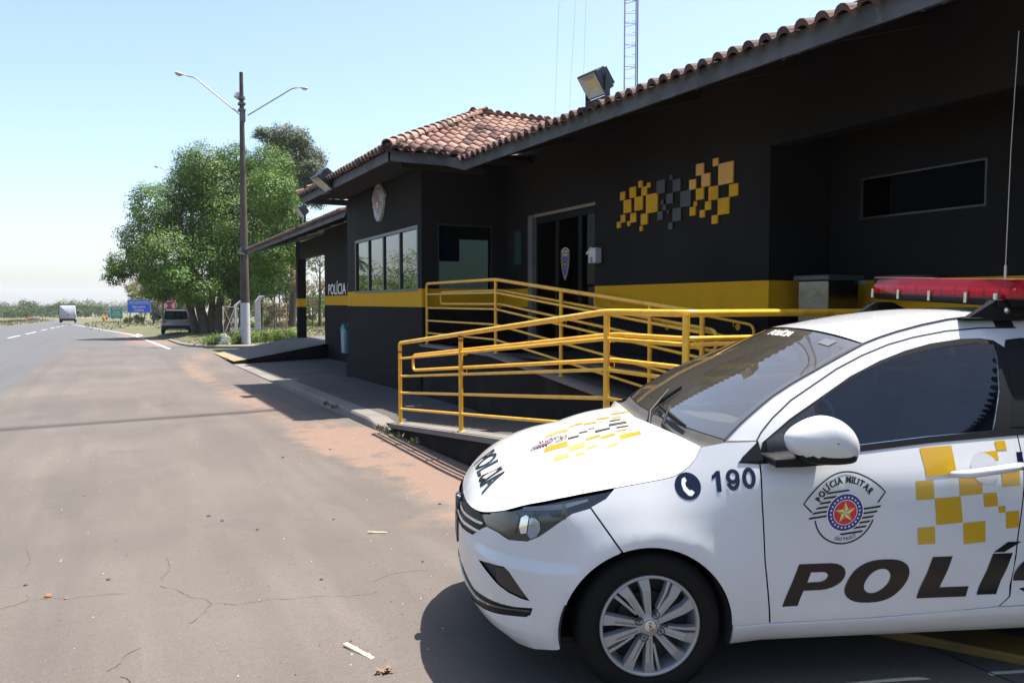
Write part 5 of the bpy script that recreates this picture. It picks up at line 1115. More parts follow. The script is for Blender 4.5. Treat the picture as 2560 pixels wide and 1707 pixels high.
    mapped('shut_line',[(vs,fs)],G,mat('body_gap_black',(.01,.01,.011)),CAR,.001,0,.1,sd)
    # roof half-edges
# wheels
def wheel(sd,s0,yl,rot=0):
    Wl=fin('wheel',MB().build('wheel_hub_tmp',BP).data) if 0 else None
    A=Matrix(((1,0,0,s0),(0,0,-sd,-sd*yl),(0,1,0,.302),(0,0,0,1)))   # local z -> outward
    q=MB(); q.lathe([(.205,-.20),(.25,-.205),(.285,-.20),(.300,-.17),(.302,-.10),(.300,-.03),(.292,-.010),(.262,.002),(.232,.003),(.212,-.004),(.206,-.02)],72,A)
    w=q.build('wheel',RUB,CAR)
    q=MB()
    for i in range(84):
        a=2*PI*i/84
        for (r0,h0,r1,h1) in ((.3005,-.035,.285,-.006),):
            c,s_=math.cos(a),math.sin(a); t=Vector((-s_,c,0))*.003
            p0=Vector((c*r0,s_*r0,h0)); p1=Vector((c*r1,s_*r1,h1)); u_=Vector((c*.0012,s_*.0012,.0012)); q.add([A@(p0-t+u_),A@(p0+t+u_),A@(p1+t+u_),A@(p1-t+u_)],[(0,1,2,3)])
    q.build('tread_grooves',mat('groove',(.006,.006,.006),.9),w)
    q=MB(); q.lathe([(.207,-.02),(.2075,-.004),(.203,.000),(.195,-.002),(.190,-.018),(.186,-.045),(.182,-.09),(.18,-.16)],72,A); rm_=q.build('rim',SIL,w)
    q=MB(); q.lathe([(0,-.085),(.178,-.085)],48,A); q.lathe([(.05,-.06),(.125,-.06),(.128,-.07)],40,A,sm=False); q.build('brake_disc',mat('brake_dark',(.014,.015,.018),.6),w)
    q=MB()
    def spoke(ang,wide,ro=.194):
        a=R(ang)+rot; c,s_=math.cos(a),math.sin(a); X=lambda r,t,h:A@Vector((c*r-s_*t,s_*r+c*t,h))
        w0,w1=(.022,.044) if wide else (.009,.014); r0=.032 if wide else .075
        k=[(r0,-w0/2,-.006),(r0,w0/2,-.006),(ro-.045,w1*.36,.001),(ro,w1*.62,-.006),(ro,-w1*.40,-.006),(ro-.045,-w1*.40,.001)]
        bt=[(r,t*1.25,h-.030) for r,t,h in k]
        q.add([X(*p) for p in k+bt],[(0,1,2,3,4,5)]+[(i,(i+1)%6,(i+1)%6+6,i+6) for i in range(6)])
        if wide: q.add([X(r0+.02,.001,-.0012),X(r0+.02,w0/2,-.008),X(ro-.045,w1*.34,-.004),X(ro-.045,w1*.05,.0035)],[(0,1,2,3)])
    for k in range(5):
        for b_,wd in ((25,1),(-6,0),(-19,1)): spoke(b_+72*k,wd)
    q.lathe([(.046,-.03),(.046,-.008),(.036,-.001),(.027,.0)],30,A); q.build('spokes',SIL,rm_)
    q=MB(); q.lathe([(.0255,.0),(.024,.0035),(0,.0035)],30,A); hc=q.build('hub_cap',mat('hub_cap_cream',(.62,.52,.40),.3,metal=.3,coat=1),w)
    v,f=textfit('FIAT',-.018,-.0075,.036,.015,.02); an=R(-78); q=MB(); q.add([A@Vector((x*math.cos(an)-y*math.sin(an),x*math.sin(an)+y*math.cos(an),.0042)) for x,y in v],f); q.build('hub_lettering',DCL,w)
    q=MB()
    for t in (63,153,243,333):
        p=Vector((.050*math.cos(R(t)),.050*math.sin(R(t)),0)); q.lathe([(.0175,-.004),(.0165,.0005),(.0135,.0005),(.013,-.012),(0,-.012)],18,A@Matrix.Translation(p)); 
    [p_.build('bolt_well',mat('bolt_well',(.025,.03,.035),.4),w) for p_ in split(q)]
    q=MB()
    for t in (63,153,243,333):
        p=Vector((.050*math.cos(R(t)),.050*math.sin(R(t)),0)); q.lathe([(.008,-.012),(.0075,-.004),(0,-.003)],6,A@Matrix.Translation(p),sm=False)
    [p_.build('wheel_bolt',mat('bolt_brown',(.10,.085,.07),.5,metal=.5),w) for p_ in split(q)]
for sd in (1,-1):
    wheel(sd,0,.828); wheel(sd,2.52,.828)
    q=MB()
    for cx in (-.02,2.50):
        pr=[(cx+.350*math.cos(R(a)),.285+.350*math.sin(R(a))) for a in range(-12,196,8)]
        vs=[(x,-sd*yy,z) for x,z in pr for yy in (.845,.52)]; q.add(vs,[(2*i,2*i+1,2*i+3,2*i+2) for i in range(len(pr)-1)],0,True)
        q.add([(x,-sd*.52,z) for x,z in pr],[tuple(range(len(pr)))])
    for p_ in split(q): p_.build('wheel_arch_liner',mat('liner',(.008,.008,.008),.9),CAR)
q=MB(); q.box((-.40,-.70,.19),(3.0,.70,.22)); q.box((-.55,-.45,.22),(.35,.52,.60)); q.build('underbody_light_block',mat('liner',(.01,.01,.01)),CAR)  # black boxes added under floor and hood to block light
# hood
q=MB(); q.grid(lambda a,b_:(lambda p:(p[0],-p[1],p[2]))(H(a,-1+2*b_)),56,40); hood=q.build('hood',WP,CAR)
def Hd(name,quads,m,off=.002,gr=.03):
    mapped(name,quads,lambda t,b_:H(t,b_),m,hood,off,0,gr,1,cen=Vector((.1,0,-2)))
Hd('hood_chequers',[([tuple(p) for p in HQ[k]],[(0,1,2,3)]) for k in HQ if k[0]=='y' and k!='y8'],YD); Hd('hood_chequer',[([tuple(p) for p in HQ['y8']],[(0,1,2,3)])],YD); Hd('hood_dark_chequers',[([tuple(p) for p in HQ[k]],[(0,1,2,3)]) for k in HQ if k[0]=='g'],GD)
def Hx(name,quads,m,off): mapped(name,quads,Hxy,m,hood,off,0,.025,1,cen=Vector((.1,0,-2)))
# badge on the hood: x of badge across the car, y rearwards
for key in ('white','black','navy','red','gold'):
    for lv in sorted({p[3] for p in EMB if p[0]==key}):
        if key=='white' and lv==0: continue
        Hx('hood_badge',[([(-.325+.118*y,.075+.122*x) for x,y in p[1]],p[2]) for p in EMB if p[0]==key and p[3]==lv],DCL if key=='black' else EC[key],.0030+.0005*lv)
for k,(v,f) in enumerate(heavy(textfit('POLÍCIA',-.325,0,.65,1,.015),.0045,3)): Hx('hood_lettering',[([(-.642+.108*y,x) for x,y in v],f)],DCL,.0022+.0004*k)
# cowl and windshield
EG=lambda a:(lambda pts,t:(herm([i/(len(pts)-1) for i in range(len(pts))],[p[0] for p in pts],t),herm([i/(len(pts)-1) for i in range(len(pts))],[p[1] for p in pts],t)))(aedge+[(1.039,1.421)],a)
def WSf(a,b_):
    es,ez=EG(a); e=G(es,ez); c=abs(b_); k=c**2.2
    cs=.255+(.965-.255)*a; cz=1.035+(1.472-1.035)*a+.020*math.sin(PI*a); y=e[1]*b_
    return (cs+(es-cs)*k,y,cz+(ez-cz)*k)
flip=lambda p:(p[0],-p[1],p[2])
q=MB(); q.grid(lambda a,b_:flip(WSf(.01+.98*a,-.985+1.97*b_)),24,36); WG=q.build('windshield',glassmat('windshield_glass',(.80,.80,.75),.13,.004,(.30,.26,.20),.16),CAR)
# black print round the glass edge
q=MB()
def band(fa,fb,n,m=1):
    for i in range(n):
        t0,t1=i/n,(i+1)/n; q.add([flip(fa(t0)),flip(fa(t1)),flip(fb(t1)),flip(fb(t0))],[(0,1,2,3)],0,True)
dn=lambda p:(p[0],p[1],p[2]-.006)
band(lambda t:dn(WSf(0,-1+2*t)),lambda t:dn(WSf(.10+.06*abs(-1+2*t)**4,-1+2*t)),40); band(lambda t:dn(WSf(1,-1+2*t)),lambda t:dn(WSf(.94,-1+2*t)),40)
for k in (1,-1): band(lambda t:dn(WSf(t,k)),lambda t:dn(WSf(t,k*.93)),24)
q.build('glass_border',mat('frit',(.02,.022,.026),.3),WG)
q=MB()
q.grid(lambda a,b_:flip((lambda h,w_,k:(h[0]+(w_[0]-h[0])*k,h[1]+(w_[1]-h[1])*k,h[2]+(w_[2]-h[2])*k-.022*math.sin(PI*min(1,k*1.05))))(H(1,-1+2*b_),WSf(0,-1+2*b_),a)),8,40); q.build('cowl',mat('cowl_grey',(.042,.038,.034),.75,var=[(8,(.060,.053,.046),.5,.7)]),CAR)
v,f=textfit('POLÍCIA',0,0,1,1,.03)
mapped('glass_lettering',[([(.905+.055*y,-.03-.27*(1-x)) if 0 else (.895+.06*y,-.20+.42*x) for x,y in v],f)],lambda a,b_:WSf(a,b_),EC['white'],WG,.004,0,.05,1,cen=Vector((1.2,0,.2)))
mapped('paper_sticker',P2([(.90,.66),(.90,.80),(.955,.80),(.955,.66)]),lambda a,b_:WSf(a,b_),mat('sticker',(.10,.10,.11),.4),WG,.003,0,.05,1,cen=Vector((1.2,0,.2)))
# roof
def RFf(a,b_):
    xs_=[0,.1,.2,.33,.45,.6,.75,.9,1]; n_e=len(ce); t=a*(n_e-1); es=herm(list(range(n_e)),[p[0] for p in ce],t); ez=herm(list(range(n_e)),[p[1] for p in ce],t)
    cS=[.965,1.08,1.18,1.32,1.47,1.67,1.95,2.2,2.72,3.06]; cZ=[1.474,1.492,1.506,1.525,1.545,1.567,1.578,1.572,1.52,1.44]
    cs=herm(list(range(n_e)),cS,t); cz=herm(list(range(n_e)),cZ,t); e=G(es,ez); c=abs(b_); k=c**2.2
    return (cs+(es-cs)*k,(e[1]-.003)*b_,cz+(ez+.001-cz)*c**2.6)
q=MB(); q.grid(lambda a,b_:flip(RFf(a,-1+2*b_)),50,36); roof=q.build('roof',WP,CAR)
# headliner keeps sky from showing
q=MB(); q.grid(lambda a,b_:(lambda p:(p[0],-p[1]*.98,p[2]-.03))(RFf(a,-1+2*b_)),20,10); q.build('headliner',mat('liner_grey',(.12,.12,.12),.9),CAR)
# thin dark channel beside the roof
for sd in (1,-1):
    q=MB(); pts=[Vector(flip((p:=G(c[0],c[1]),(p[0],sd*p[1],p[2]))[1])) for c in aedge[:-1]+ce]; q.tube([p+Vector((0,0,.001)) for p in pts],.0045,6); q.build('roof_channel',mat('rubber_seal',(.02,.02,.022),.7),CAR)
# tailgate
q=MB(); q.grid(lambda a,b_:(lambda t,bb_:(t[0]*(1-a)+(3.13-.05*bb_*bb_)*a+.02*math.sin(PI*a),-(t[1]*(1-a)+.62*bb_*a),t[2]*(1-a)+1.06*a))(RFf(1,-1+2*b_),-1+2*b_),10,16); q.build('rear_glass',TG_,CAR)
q=MB(); q.box((2.6,-.70,1.02),(3.14,.70,1.06)); q.build('tailgate_ledge',WP,CAR)
for sd in (1,-1):
    mapped('tail_light',P2([(3.05,.80),(3.05,.98),(3.45,.96),(3.45,.82)]),FN,mat('tail_red',(.35,.01,.01),.15,coat=1),CAR,.006,.01,.08,sd)
q=MB(); q.grid(lambda a,b_:(3.06+.02*a,-.66+1.32*b_,.3+.75*a),2,2); q.build('rear_inner',mat('liner',(.01,.01,.01)),CAR)
# interior
INT=mat('dash_grey',(.06,.058,.055),.6); q=MB()
q.grid(lambda a,b_:(.30+.50*a,-.68+1.36*b_,1.005-.03*a-.02*abs(-1+2*b_)**3+.03*math.exp(-((b_-.26)/.12)**2-((a-.8)/.3)**2)),10,24); q.grid(lambda a,b_:(.80+.04*math.sin(PI*a),-.68+1.36*b_,.975-.35*a),6,8); q.build('dashboard',INT,CAR)
q=MB(); st_=[(0.93+.05*math.sin(t)*0+ .07*math.cos(t)*-.0,-.36+.18*math.cos(t),.98+.17*math.sin(t)) for t in [2*PI*i/28 for i in range(29)]]; st_=[(x-.4*(z-.98)*-1*.4,y,z) for x,y,z in st_]; q.tube(st_,.015,8,cap=False); q.box((.86,-.42,.93),(.92,-.30,1.02)); q.tube([(.90,-.36,.97),(.95,-.52,.99)],.012,6); q.tube([(.90,-.36,.97),(.95,-.20,.99)],.012,6); q.build('steering_wheel',GB,CAR)
for y in (-.36,.36):
    q=MB(); q.box((.98,y-.24,.50),(1.42,y+.24,.66)); q.box((1.36,y-.22,.62),(1.50,y+.22,1.16),M=Matrix.Translation((1.4,0,.62))@Matrix.Rotation(R(14),4,'Y')@Matrix.Translation((-1.4,0,-.62))); q.box((1.49,y-.12,1.17),(1.58,y+.12,1.36)); q.build('seat',mat('seat_cloth',(.05,.05,.052),.9),CAR,bevel=.05)
q=MB(); q.box((.955,-.10,1.30),(.98,.10,1.355)); q.tube([(.97,0,1.35),(.985,0,1.43)],.008,6); q.build('inner_mirror',GB,CAR,bevel=.01)
q=MB(); q.box((.6,-.7,.24),(3.0,.7,.26)); q.box((2.1,-.62,.5),(2.35,.62,1.1)); q.box((.34,-.66,.3),(.36,.66,.96)); q.build('cabin_floor',mat('liner',(.01,.01,.01)),CAR)
# wipers
q=MB()
def onW(a,b_,h): p=Vector(WSf(a,b_)); return Vector((p.x-.4*h,-p.y,p.z+h))
for arm,bl,nm in (([(-.108,.659),(-.067,.385),(.043,.209)],[(.055,-.04),(.027,.31),(-.008,.591)],0),([(-.104,.182),(-.02,.004),(.168,-.168)],[(.035,-.10),(.136,-.111),(.235,-.091)],1)):
    q=MB(); q.tube([onW(*arm[0],.004),onW(*arm[1],.030),onW(*arm[2],.030)],.012,8,r2=.006); q.lathe([(0,.0),(.018,0),(.016,.02),(0,.026)],14,Matrix.Translation(onW(*arm[0],-.004)))
    B_=[onW(bl[0][0]*(1-t)**2+2*bl[1][0]*t*(1-t)+bl[2][0]*t*t,bl[0][1]+(bl[2][1]-bl[0][1])*t,.020) for t in (0,.25,.5,.75,1)]
    q.tube(B_,[.004,.008,.010,.008,.004],8); q.tube([p-Vector((0,0,.010)) for p in B_],.004,6); wp_=q
    q.build('wiper',BP,CAR)
q=MB()
# door mirror
def mirror(sd):
    ol=[(.506,1.085),(.535,1.118),(.585,1.148),(.632,1.164),(.672,1.166),(.718,1.148),(.760,1.112),(.787,1.065),(.793,1.02),(.780,.985),(.745,.972),(.66,.970),(.575,.982),(.525,1.015),(.505,1.052)]
    m_=len(ol); ts_=list(range(-2,m_+3)); cr_=lambda k,t:(lambda p0,p1,p2,p3:tuple(.5*(2*p1[i]+(p2[i]-p0[i])*t+(2*p0[i]-5*p1[i]+4*p2[i]-p3[i])*t*t+(3*p1[i]-p0[i]-3*p2[i]+p3[i])*t**3) for i in (0,1)))(ol[(k-1)%m_],ol[k%m_],ol[(k+1)%m_],ol[(k+2)%m_])
    ol=[cr_(k,t) for k in range(m_) for t in (0,.25,.5,.75)]
    ol=[(.655+(s_-.655)*.95,1.065+(z_-1.065)*.93) for s_,z_ in ol]
    n=len(ol); cx,cz=.655,1.065; rings=[]
    for t in [math.sin(PI/2*(-1+2*i/20)) for i in range(21)]:
        k=math.sqrt(max(0,1-abs(t)**2.6)); sh=.06*t; y=.94+.088*t
        rings.append([(cx+(s-cx)*(k*.97+.03)-.02*(1-t*t)*0+sh*.25,-sd*y,cz+(z-cz)*(k*.97+.03)) for s,z in ol])
    vs=[p for rg_ in rings for p in rg_]; fs=[(i*n+j,i*n+(j+1)%n,(i+1)*n+(j+1)%n,(i+1)*n+j) for i in range(20) for j in range(n)]
    cz_=lambda f:sum(vs[i][2] for i in f)/4; cx_=lambda f:sum(vs[i][0] for i in f)/4; bl_=lambda f:cz_(f)<1.010 or cx_(f)>.781
    q=MB(); q.add(vs,[f for f in fs if not bl_(f)],0,True); mo=q.build('mirror',WP,CAR)
    q=MB(); q.add([(x,y,z-(.008 if z<1.0 else 0)) for x,y,z in vs],[f for f in fs if bl_(f)],0,True); q.build('mirror_base',BP,mo)
    b2=MB(); b2.prism([(.47,.955),(.47,.985),(.60,.990),(.70,.985),(.70,.962),(.58,.955)],-.10,.04,Matrix(((1,0,0,0),(0,0,-sd,-sd*.88),(0,1,0,0),(0,0,0,1)))); b2.build('mirror_arm',BP,mo,bevel=.01)
mirror(1); mirror(-1)
# door handle
for sd in (1,-1):
    for s0,par in ((1.41,.915),(2.28,.945)):
        q=MB(); q.tube([(s0-.150,-sd*.853,par-.018),(s0-.142,-sd*.873,par-.016),(s0-.10,-sd*.888,par-.012),(s0,-sd*.892,par),(s0+.10,-sd*.888,par+.010),(s0+.142,-sd*.873,par+.014),(s0+.150,-sd*.853,par+.015)],[.010,.015,.018,.018,.018,.015,.010],12)
        for i,v_ in enumerate(q.v): pass
        h_=q.build('door_handle',WP,CAR); 
        mapped('handle_cup',P2(circ(s0+.01,par-.003,.062,28)),FN,mat('cup_shade_white',(.47,.48,.50),.3,coat=.5),h_,.0022,0,.04,sd)  # flat disc; shade of the handle recess is put into its grey-white
        if s0<2: q=MB(); q.lathe([(0,.0),(.008,.0),(.008,.003),(0,.004)],14,Matrix.Translation((s0+.118,-sd*.904,par+.011))@Matrix.Rotation(R(90*sd),4,'X')); q.build('key_lock',mat('lock',(.4,.4,.42),.3,metal=1),h_)
# light bar with feet
LBM=Matrix.Translation((1.86,.0,1.625))@Matrix.Rotation(R(2.2),4,'X')
def lb(q,name,m,par): 
    q.v=[tuple(LBM@Vector(v)) for v in q.v]; return q.build(name,m,par)
sec=lambda k:[(-.155*k,.0),(-.15*k,.035),(-.115*k,.088),(.115*k,.088),(.15*k,.035),(.155*k,.0)]
q=MB(); ys_=[-.62,-.60,-.54,-.3,0,.3,.54,.60,.62]; ks=[.45,.62,.88,1,1,1,.88,.62,.45]
rings=[]
for y,k in zip(ys_,ks):
    zt=.80 if abs(y)>.61 else (.92 if abs(y)>.59 else 1); rings.append([(x,y,.012+z*zt) for x,z in sec(k)])
vs=[p for r_ in rings for p in r_]; fs=[(i*6+j,i*6+j+1,(i+1)*6+j+1,(i+1)*6+j) for i in range(8) for j in range(5)]+[tuple(range(6)),tuple(range(48,54))]
q.add(vs,fs); bar=lb(q,'light_bar',glassmat('red_lens',(.85,.015,.03),-.02,.06,(.42,.002,.010),.28),CAR)
q=MB(); q.v=[]; q.prism([(-.30+.0,-.0),(.30,0)],0,0) if 0 else None
rb=[[(x*1.02,y*1.01,-.02+ (z>.01)*0+ .032*(j in (0,5))*1.0 if 0 else (.012 if jj in (0,3) else -.022)) for jj,(x,z) in enumerate([(-.155*k,0),(-.12*k,0),(.12*k,0),(.155*k,0)])] for j,(y,k) in enumerate(zip(ys_,ks))]
vs=[p for r_ in rb for p in r_]; fs=[(i*4+j,i*4+j+1,(i+1)*4+j+1,(i+1)*4+j) for i in range(8) for j in range(3)]+[(i*4,i*4+3,(i+1)*4+3,(i+1)*4) for i in range(8)]
q=MB(); q.add(vs,fs); lb(q,'base_tray',BP,bar)
q=MB(); r_=random.Random(5)
for i in range(11):
    y=-.52+.104*i; q.box((-.115,y-.042,.02),(-.06,y+.042,.062)); q.box((.06,y-.042,.02),(.115,y+.042,.062))
lb(q,'led_module',mat('red_module',(.75,.30,.30),.25,metal=.3),bar)
q=MB()
for i in range(26): y=r_.uniform(-.55,.55); q.box((-.119,y-.008,.024),(-.112,y+.008,r_.uniform(.035,.058)))
lb(q,'led_reflector',mat('orange_red',(.95,.18,.10),.3),bar)
q=MB(); q.prism([(-.115,-.56),(.115,-.56),(.115,-.34),(-.10,-.36)],.100,.1045); q.prism([(-.115,.56),(-.10,.36),(.115,.34),(.115,.56)],.100,.1045); q.grid(lambda a,b_:(-.113+.226*a,-.56+1.12*b_,.1015),1,1); lb(q,'top_cover',mat('salmon_cover',(.35,.14,.10),.35,coat=.4),bar)
q=MB()
for y in (-.50,-.30,-.02,.25,.5):
    for x in (-.159,.159): q.box((x-.004,y-.010,-.012),(x+.004,y+.010,.038))
for p_ in split(q): lb(p_,'clip',mat('steel_clip',(.65,.64,.6),.25,metal=1),bar)
for y,z0 in ((-.47,1.535),(.50,1.545)):
    Ly=-y; q=MB(); q.prism([(-.19,0),(-.17,.012),(-.05,.085),(.06,.085),(.20,.018),(.22,0)],-.02,.02,Matrix(((1,0,0,1.74),(0,0,1,Ly),(0,1,0,z0-.018),(0,0,0,1)))); q.box((1.53,Ly-.028,z0-.026),(1.97,Ly+.028,z0-.012)); q.box((1.69,Ly-.03,z0+.03),(1.79,Ly+.05,z0+.07))
    ft=q.build('bar_foot',BP,bar,bevel=.003)
    sg=1 if Ly<0 else -1; q=MB(); q.lathe([(0,0),(.016,0),(.016,.006),(.009,.009),(0,.009)],16,Matrix.Translation((1.74,Ly-sg*.024,z0+.022))@Matrix.Rotation(R(90*sg),4,'X')); q.build('bolt',mat('steel_clip',(.6,.6,.6)),ft)
for sd in (1,-1):
    mapped('roof_strap',P2([(1.70,1.487),(1.70,1.545),(1.79,1.547),(1.79,1.487)]),G,mat('strap_black',(.015,.016,.018),.3,coat=.5),bar,.004,.002,.05,sd)
# antenna
q=MB(); q.lathe([(.020,0),(.017,.02),(.010,.03),(.010,.05)],16,Matrix.Translation((2.17,.04,1.575))); an_=q.build('antenna',mat('chrome',(.8,.8,.8)),CAR)
q=MB(); q.tube([(2.17,.04,1.62),(2.17,.04,1.80)],.009,10,r2=.007); q.tube([(2.17,.04,1.80),(2.18,.04,2.4),(2.20,.035,3.02)],.0024,8,r2=.0015); q.build('whip',mat('whip_steel',(.40,.34,.30),.3,metal=.8),an_)
# front plate and round emblem
q=MB(); q.box((-.752,-.11,.45),(-.744,.11,.565)); q.build('number_plate',mat('plate_dark',(.05,.055,.06),.4),CAR,bevel=.004)
q=MB(); q.lathe([(0,0),(.045,0),(.045,.02),(.038,.026),(0,.026)],28,Matrix.Translation((-.728,0,.62))@Matrix.Rotation(R(-90),4,'Y')); q.build('round_badge',GB,CAR)
# ================= roadside =================
CP=mat('concrete_pole',(.075,.057,.046),.85,var=[(2,(.052,.041,.034),.45,.6),(12,(.115,.092,.075),.62,.75)],bump=(20,.6,.006)); WB=mat('limewash',(.45,.445,.48),.8,var=[(5,(.33,.31,.30),.55,.72)]); GAL=mat('galvanised',(.36,.37,.40),.5,metal=.3); LH=mat('lamp_shell',(.38,.36,.32),.5)
def lamphead(q1,q2,P,dv,L=.9):
    d=Vector(dv).normalized(); P=Vector(P); sd=d.cross(Vector((0,0,1))).normalized(); u=sd.cross(d)
    rs=[(0,.05),(.15,.08),(.35,.15),(.6,.19),(.8,.15),(.95,.04)]; n=12; vs=[]
    for t,r in rs:
        for j in range(n): a=2*PI*j/n; h=math.sin(a); vs.append(P+d*t*L+sd*math.cos(a)*r*L*.75+u*(h*r*L*(.55 if h>0 else .25)))
    k=len(rs); q1.add(vs,[(i*n+j,i*n+(j+1)%n,(i+1)*n+(j+1)%n,(i+1)*n+j) for i in range(k-1) for j in range(n)]+[tuple(range(n)),tuple(range((k-1)*n,k*n))],0,True)
    vs=[P+d*(.6+.26*math.cos(a)*s)*L+sd*math.sin(a)*.13*s*L-u*(.04+.13*(1-s*s)**.5)*L for s in (1,.85,.6,.2) for a in [2*PI*j/n for j in range(n)]]
    q2.add(vs,[(i*n+j,i*n+(j+1)%n,(i+1)*n+(j+1)%n,(i+1)*n+j) for i in range(3) for j in range(n)],0,True)
def lamppost(D,bx,by,ty,wy,r0,r1,label,arms,cam_=False,tx=None):
    b0=at(bx,by,D); tp=at(tx or bx,ty,D); H_=tp.z-b0.z; wz=at(bx,wy,D).z-b0.z; T=thing('street_lamp',label,'street lamp',b0,group='concrete lamp posts')
    f=wz/H_; q=MB(); q.tube([(0,0,wz),(0,0,H_)],r0+(r1-r0)*f,18,r2=r1); q.build('pole',CP,T); q=MB(); q.tube([(0,0,-.5),(0,0,wz)],r0*1.02,18,r2=r0+(r1-r0)*f+.004); q.build('painted_base',WB,T)
    for pts,hd in arms:
        P=[at(x,y,D)-b0 for x,y in pts]; q=MB(); q.tube(smooth([tuple(p) for p in P],.5),.035,8); a=q.build('lamp_arm',GAL,T); q1=MB();q2=MB(); h0=at(*hd[0],D)-b0; h1=at(*hd[1],D)-b0; lamphead(q1,q2,h0,h1-h0,(h1-h0).length); h=q1.build('lamp_head',LH,T); q2.build('lamp_glass',mat('lamp_glass',(.42,.40,.36),.2,coat=1),h)
    if cam_:
        q=MB()
        for y in (268,283): p=at(609,y,D)-b0; q.box((-.16,-.16,p.z-.05),(.16,.16,p.z+.05))
        p=at(603,298,D)-b0; q.box((p.x-.12,-.16,p.z-.25),(p.x+.1,.1,p.z+.2)); q.build('clamp',mat('clamp_grey',(.10,.095,.10),.6),T)
        p=at(600,243,D)-b0; q=MB(); q.box((-.24,-.14,-.14),(.16,.16,.14),M=Matrix.Translation(p)@Matrix.Rotation(R(25),4,'Y')@Matrix.Rotation(R(20),4,'Z')); q.build('pole_floodlight',mat('pole_flood',(.45,.44,.42),.5),T,bevel=.02)
        p=at(609,254,D)-b0; q=MB(); q.tube([(0,0,p.z-.05),(0,0,p.z+.05)],.17,12); q.build('band',mat('clamp_grey',(.1,.1,.1)),T)
    return T
lamppost(38,614,845,191,757,.225,.085,'tall double armed street lamp with white painted base beside the carport',[([(603,289),(497,202),(488,194),(468,190)],[(468,190),(433,181)]),([(619,289),(722,227),(732,221),(744,220)],[(744,220),(773,222)])],True,609)
lamppost(62,485,832,440,770,.20,.12,'street lamp post rising through the big rounded tree, lamp left of the crown',[([(480,520),(420,440),(412,424),(400,419)],[(402,419),(383,415)])])
lamppost(88,417,812,560,780,.18,.12,'farther concrete lamp post hidden by leaves behind the parked hatchback',[([(417,600),(430,590)],[(430,590),(440,588)])])
# gate posts, gates, fence posts
WHC=mat('white_concrete_post',(.46,.455,.475),.75,var=[(6,(.33,.325,.33),.5,.7)])
def bentpost(x,yb,yt,D,label,lean=6,r=.11,grp='white concrete fence posts'):
    b0=at(x,yb,D); T=thing('fence_post',label,'post',b0,group=grp); h=at(x,yt,D).z-b0.z; q=MB(); rr=(rt*math.cos(.3)+fw*math.sin(.3))
    q.box((-r,-r,-.4),(r,r,h*.86)); k=lean*D/F; q.add([(-r,-r,h*.86),(r,-r,h*.86),(r,r,h*.86),(-r,r,h*.86),(-r+k,-r,h),(r+k*.8,-r,h),(r+k*.8,r,h),(-r+k,r,h)],[(0,1,5,4),(1,2,6,5),(2,3,7,6),(3,0,4,7),(4,5,6,7)])
    q.build('post_body',WHC,T,bevel=.015); return T
bentpost(645,842,740,40,'stout white post with bent head right of the lamp base',10,.12)
bentpost(590,838,752,44,'white post with bent head just left of the lamp base',14,.085)
for i,x in enumerate((497,509,470,517)): bentpost(x,832-i,768+i*2,58+i*3,['thin fence post right of the second lamp base','thin fence post close to the big tree trunk','thin fence post left of the second lamp base','thin fence post in front of the big trunk'][i],8,.05)
def gate(x0,x1,y0,y1,D,m,label,m2=None):
    p00,p10=at(x0,y1,D),at(x1,y1-1,D+.6); h=at(x0,y0,D).z-p00.z; T=thing('gate',label,'gate',p00,math.atan2((p10-p00).y,(p10-p00).x),'wire gates'); L=(p10.xy-p00.xy).length
    q=MB(); q.tube([(0,0,.05),(0,0,h),(L,0,h-.05),(L,0,.1)],.022,8); q.build('frame',m,T); q=MB(); q.tube([(0,0,.05),(L,0,h-.05)],.02,8); q.tube([(0,.0,h),(L,0,.1)],.018,8); q.build('brace',m2 or m,T)
    q=MB(); n=26
    for i in range(n):
        q.tube([(L*i/n,0.01,0.08),(L*i/n,.01,h)],.0018,3,cap=False)
        q.tube([(0,.01,h*i/n),(L,.01,h*i/n)],.0018,3,cap=False)
    q.build('mesh',mat('wire_mesh',(.12,.10,.09),.7),T)
gate(652,717,757,841,40.2,mat('rusty_gate',(.26,.15,.10),.8,var=[(8,(.38,.29,.23),.5,.6)]),'rusty pipe gate with diagonal cross brace right of the lamp base')
gate(559,589,766,843,42.5,mat('grey_gate',(.30,.27,.26),.7),'narrow grey pipe gate left of the lamp base',mat('grey_gate2',(.32,.27,.22),.7))
# signs
def sign(x0,y0,x1,y1,D,col,label,texts,posts,yb,name='road_sign',border=True):
    c=at((x0+x1)/2,yb,D); W_=(x1-x0)*D/F; z0=at(x0,y1,D).z-c.z; z1=at(x0,y0,D).z-c.z; T=thing(name,label,'road sign',c,-YAW*.9)
    q=MB(); q.box((-W_/2,0,z0),(W_/2,.04,z1)); bd=q.build('board',mat('board_'+label[:5],col,.45),T)
    q=MB(); b=.035*W_/2.7
    for a in ((-W_/2,z0,W_/2,z0+b),(-W_/2,z1-b,W_/2,z1),(-W_/2,z0+b,-W_/2+b,z1-b),(W_/2-b,z0+b,W_/2,z1-b)): q.box((a[0],-.004,a[1]),(a[2],-.001,a[3]))
    Hh=z1-z0
    for t in texts:
        if t[0]=='line': q.box((-W_/2+b,-.004,z0+Hh*t[1]-b/2),(W_/2-b,-.001,z0+Hh*t[1]+b/2)); continue
        s_,yy,hh,ww=t; v,f=textfit(s_,-ww*W_/2,z0+Hh*yy,ww*W_,hh*Hh,.03); q.add([(x,-.005,z) for x,z in v],f)
    q.build('lettering',mat('sign_white',(.5,.5,.5),.5),bd); q=MB()
    for p in posts: q.box((p*W_-.05,.042,-.5),(p*W_+.05,.12,z1-.1))
    q.build('post',mat('sign_post',(.03,.028,.03),.7),T); return T
